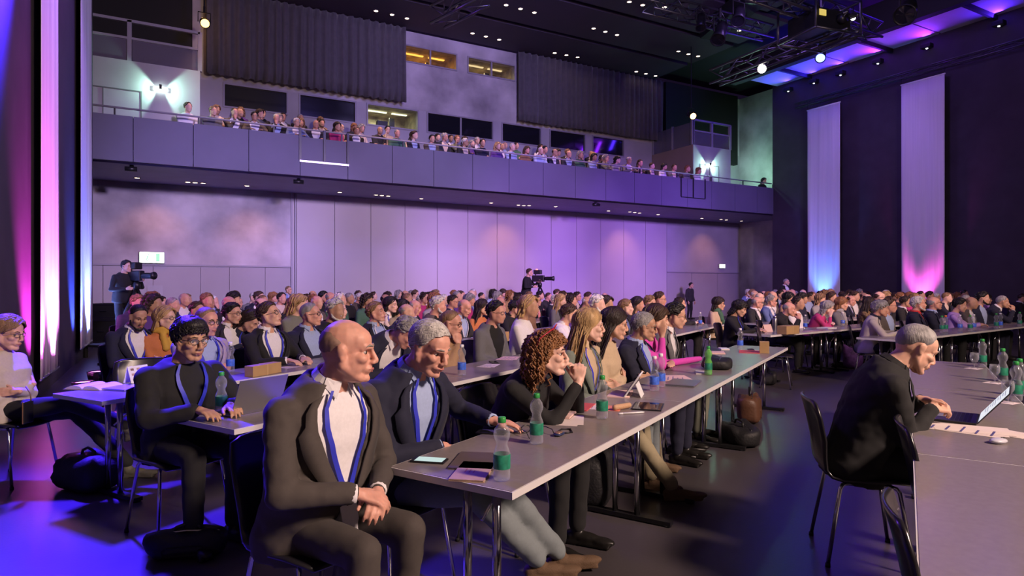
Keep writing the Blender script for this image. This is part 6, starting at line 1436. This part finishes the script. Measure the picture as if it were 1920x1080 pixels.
# ------------------------------------------------------------------ crowd (meshes shared per kind)
LIBV = []
def lv(key, hairs, fem=False, tops=('jacket',), poses=('lap',), **kw): LIBV.append((key, fem, hairs, tops, poses, kw))
lv('m1', 'short', poses=('crossed',)); lv('m2', 'side', poses=('lap',), glasses=True); lv('m3', 'crop', poses=('chin',)); lv('m4', 'bald', poses=('clasp',)); lv('m5', 'recede', tops=('shirtc',), poses=('crossed',)); lv('m6', 'short', poses=('table',), glasses=True)
lv('m7', 'short', poses=('lap',), beard=True); lv('m8', 'bald', poses=('crossed',), glasses=True); lv('m9', 'crop', tops=('coat',), poses=('clasp',))
lv('f1', 'long', True, poses=('lap',)); lv('f2', 'bob', True, ('sweater',), ('crossed',)); lv('f3', 'bobf', True, ('coat',), ('lap',)); lv('f4', 'bun', True, ('sweater',), ('cheek',), glasses=True); lv('f5', 'long', True, ('sweater',), ('table',)); lv('f6', 'ponytail', True, poses=('crossed',)); lv('f7', 'curly', True, ('sweater',), ('lap',))
HN = dict(black='black', brown='brown', dbrown='dark brown', grey='grey', lgrey='light grey', white='white', blond='blond', dblond='dark blond', auburn='auburn', ginger='ginger')
CN = dict(navy='navy', charcoal='charcoal', black='black', grey='grey', lgrey='light grey', beige='beige', brown='brown', blue='blue', lblue='light blue', white='white', olive='olive', cream='cream', rasp='raspberry', purple='purple', tan='tan', lav='lavender', green='dark green', red='red', taupe='taupe')
RNDC = random.Random(31)
def crowd_person(pos, rz, where, grp, yaw=0, scale=None):
    key, fem, hr, tops, poses, kw = RNDC.choice(LIBV)
    top = tops[0]; yk = RNDC.choice((0, 1)); yaw_ = (.12, .45)[yk]
    hc_ = RNDC.choice(['brown', 'dbrown', 'black', 'grey', 'lgrey', 'dblond', 'white', 'brown'] if not fem else ['brown', 'dbrown', 'black', 'blond', 'dblond', 'auburn', 'grey', 'dbrown'])
    tc_ = RNDC.choice(['navy', 'charcoal', 'black', 'grey', 'navy', 'black', 'blue', 'charcoal', 'taupe'] if top == 'jacket' else ['black', 'navy', 'grey', 'beige', 'lblue', 'white', 'olive', 'rasp', 'purple', 'cream', 'brown', 'tan', 'green', 'lgrey'])
    sh_ = RNDC.choice(['white', 'white', 'lblue', 'cream', 'black'])
    g_ = {'jacket': 'jacket', 'sweater': 'sweater', 'coat': 'coat', 'shirtc': 'shirt'}[top]
    hn = ('bald ' if hr == 'bald' else HN[hc_]+'-haired ')+('woman' if fem else 'man')
    lab = '%s in %s %s, %s' % (hn, CN[tc_], g_, where)
    k2 = key+'_%d' % yk
    k_ = dict(kw)
    lan = None
    build_person(lab, pos, rz, dict(fem=fem, yaw=yaw_, lean=.02, slump=.15, pitch=.03), poses[0], top, tc_, sh_, RNDC.choice(['black', 'navy', 'charcoal']), hr, hc_, RNDC.choice((0, 0, 1, 1, 2, 3)), lvl=0, key=k2, grp=grp, scale=scale or RNDC.uniform(.94, 1.03), **k_)
    return bpy.data.objects['person'] if False else LASTP[0], '%s in %s %s' % (hn, CN[tc_], g_)
def pxof(p):
    X = p.x*CU-p.y*SU; Y = p.x*SU+p.y*CU; return CX+FPX*X/max(Y, .1), Y
cnt = 0
def fill(row, nm, a0, a1, rtest, occ=.93, turn=.1):
    global cnt
    a = a0; i = 0
    while a < a1:
        p = row.p(a+RNDC.uniform(-.05, .05), -.90+RNDC.uniform(-.06, .06))
        px, d = pxof(p); a += RNDC.uniform(.56, .66)
        if px > 1945 or px < 205 or not rtest(p) or p.y > 20.6 or p.x > 22.0 or p.x < UL+1.0 or RNDC.random() > occ: continue
        if any((p-q).length < .46 for q in PLACED): continue
        PLACED.append(p); rz = row.rz+turn+RNDC.uniform(-.15, .15)
        o_, st_ = crowd_person(p, rz, 'x', 'audience on the hall floor'); cnt += 1
        reg(row, px, o_, chair(p, rz, 'black shell chair in the audience', 'black shell chairs under the audience'), st_)
left = lambda p: side(p) < -.55
right = lambda p: side(p) > .15
fill(RB, 'second row', 3.2, 10.4, left)
fill(RC, 'third row', 3.0, 10.6, left)
for r, nm in ((RD, 'fourth row'), (RE, 'fifth row'), (RF, 'sixth row'), (RG, 'seventh row'), (RH, 'eighth row')): fill(r, nm, 0.2, 16, left)
fill(R2_, 'front right-block row', 1.0, 6.2, right); fill(R1_, 'second right-block row', 0.8, 10.5, right)
for k, r in enumerate((R0_, RM1, RM2, RM3, RM4)): fill(r, '%s right-block row' % ORD[k+2], -6, 16, right)
for nm, L_ in REG.items():
    L_.sort(key=lambda t: t[0])
    for i, (px, o_, ch, st_) in enumerate(L_):
        if o_ is not None:
            o_['label'] = '%s, %s from left in the %s' % (st_, ordn(i), nm); ch['label'] = 'black shell chair under the %s sitter from left, %s' % (ordn(i), nm)
# balcony audience
RNDC = random.Random(12)
bc = 0
for k, (v, z, xa, xb, occ) in enumerate(((VF+.60, 4.93, onv(350, 220, 18.6).x, onv(1318, 330, 18.6).x, .95), (VF+1.68, 5.24, xl+.45, onv(1215, 300, 19.6).x, .85), (VF+2.72, 5.55, xl+.6, onv(1160, 300, 20.7).x, .72))):
    x = xa; i = 0
    while x < xb:
        if RNDC.random() < occ:
            p = Vector((x, v+RNDC.uniform(-.06, .06), z)); rz = -PI/2+RNDC.uniform(-.1, .35)
            crowd_person(p, rz, '%s from the left in the %s balcony row' % (ordn(i), ORD[k]), 'audience on the balcony'); i += 1; bc += 1
            ch = chair(p, rz, 'black balcony chair, %s occupied one from left in the %s row' % (ordn(i-1), ORD[k]), 'balcony chairs'); ch.location.z = z
        x += RNDC.uniform(.50, .64)
print('CROWD', cnt, bc, len(bpy.data.objects))
bpy.data.scenes.remove(TMP)
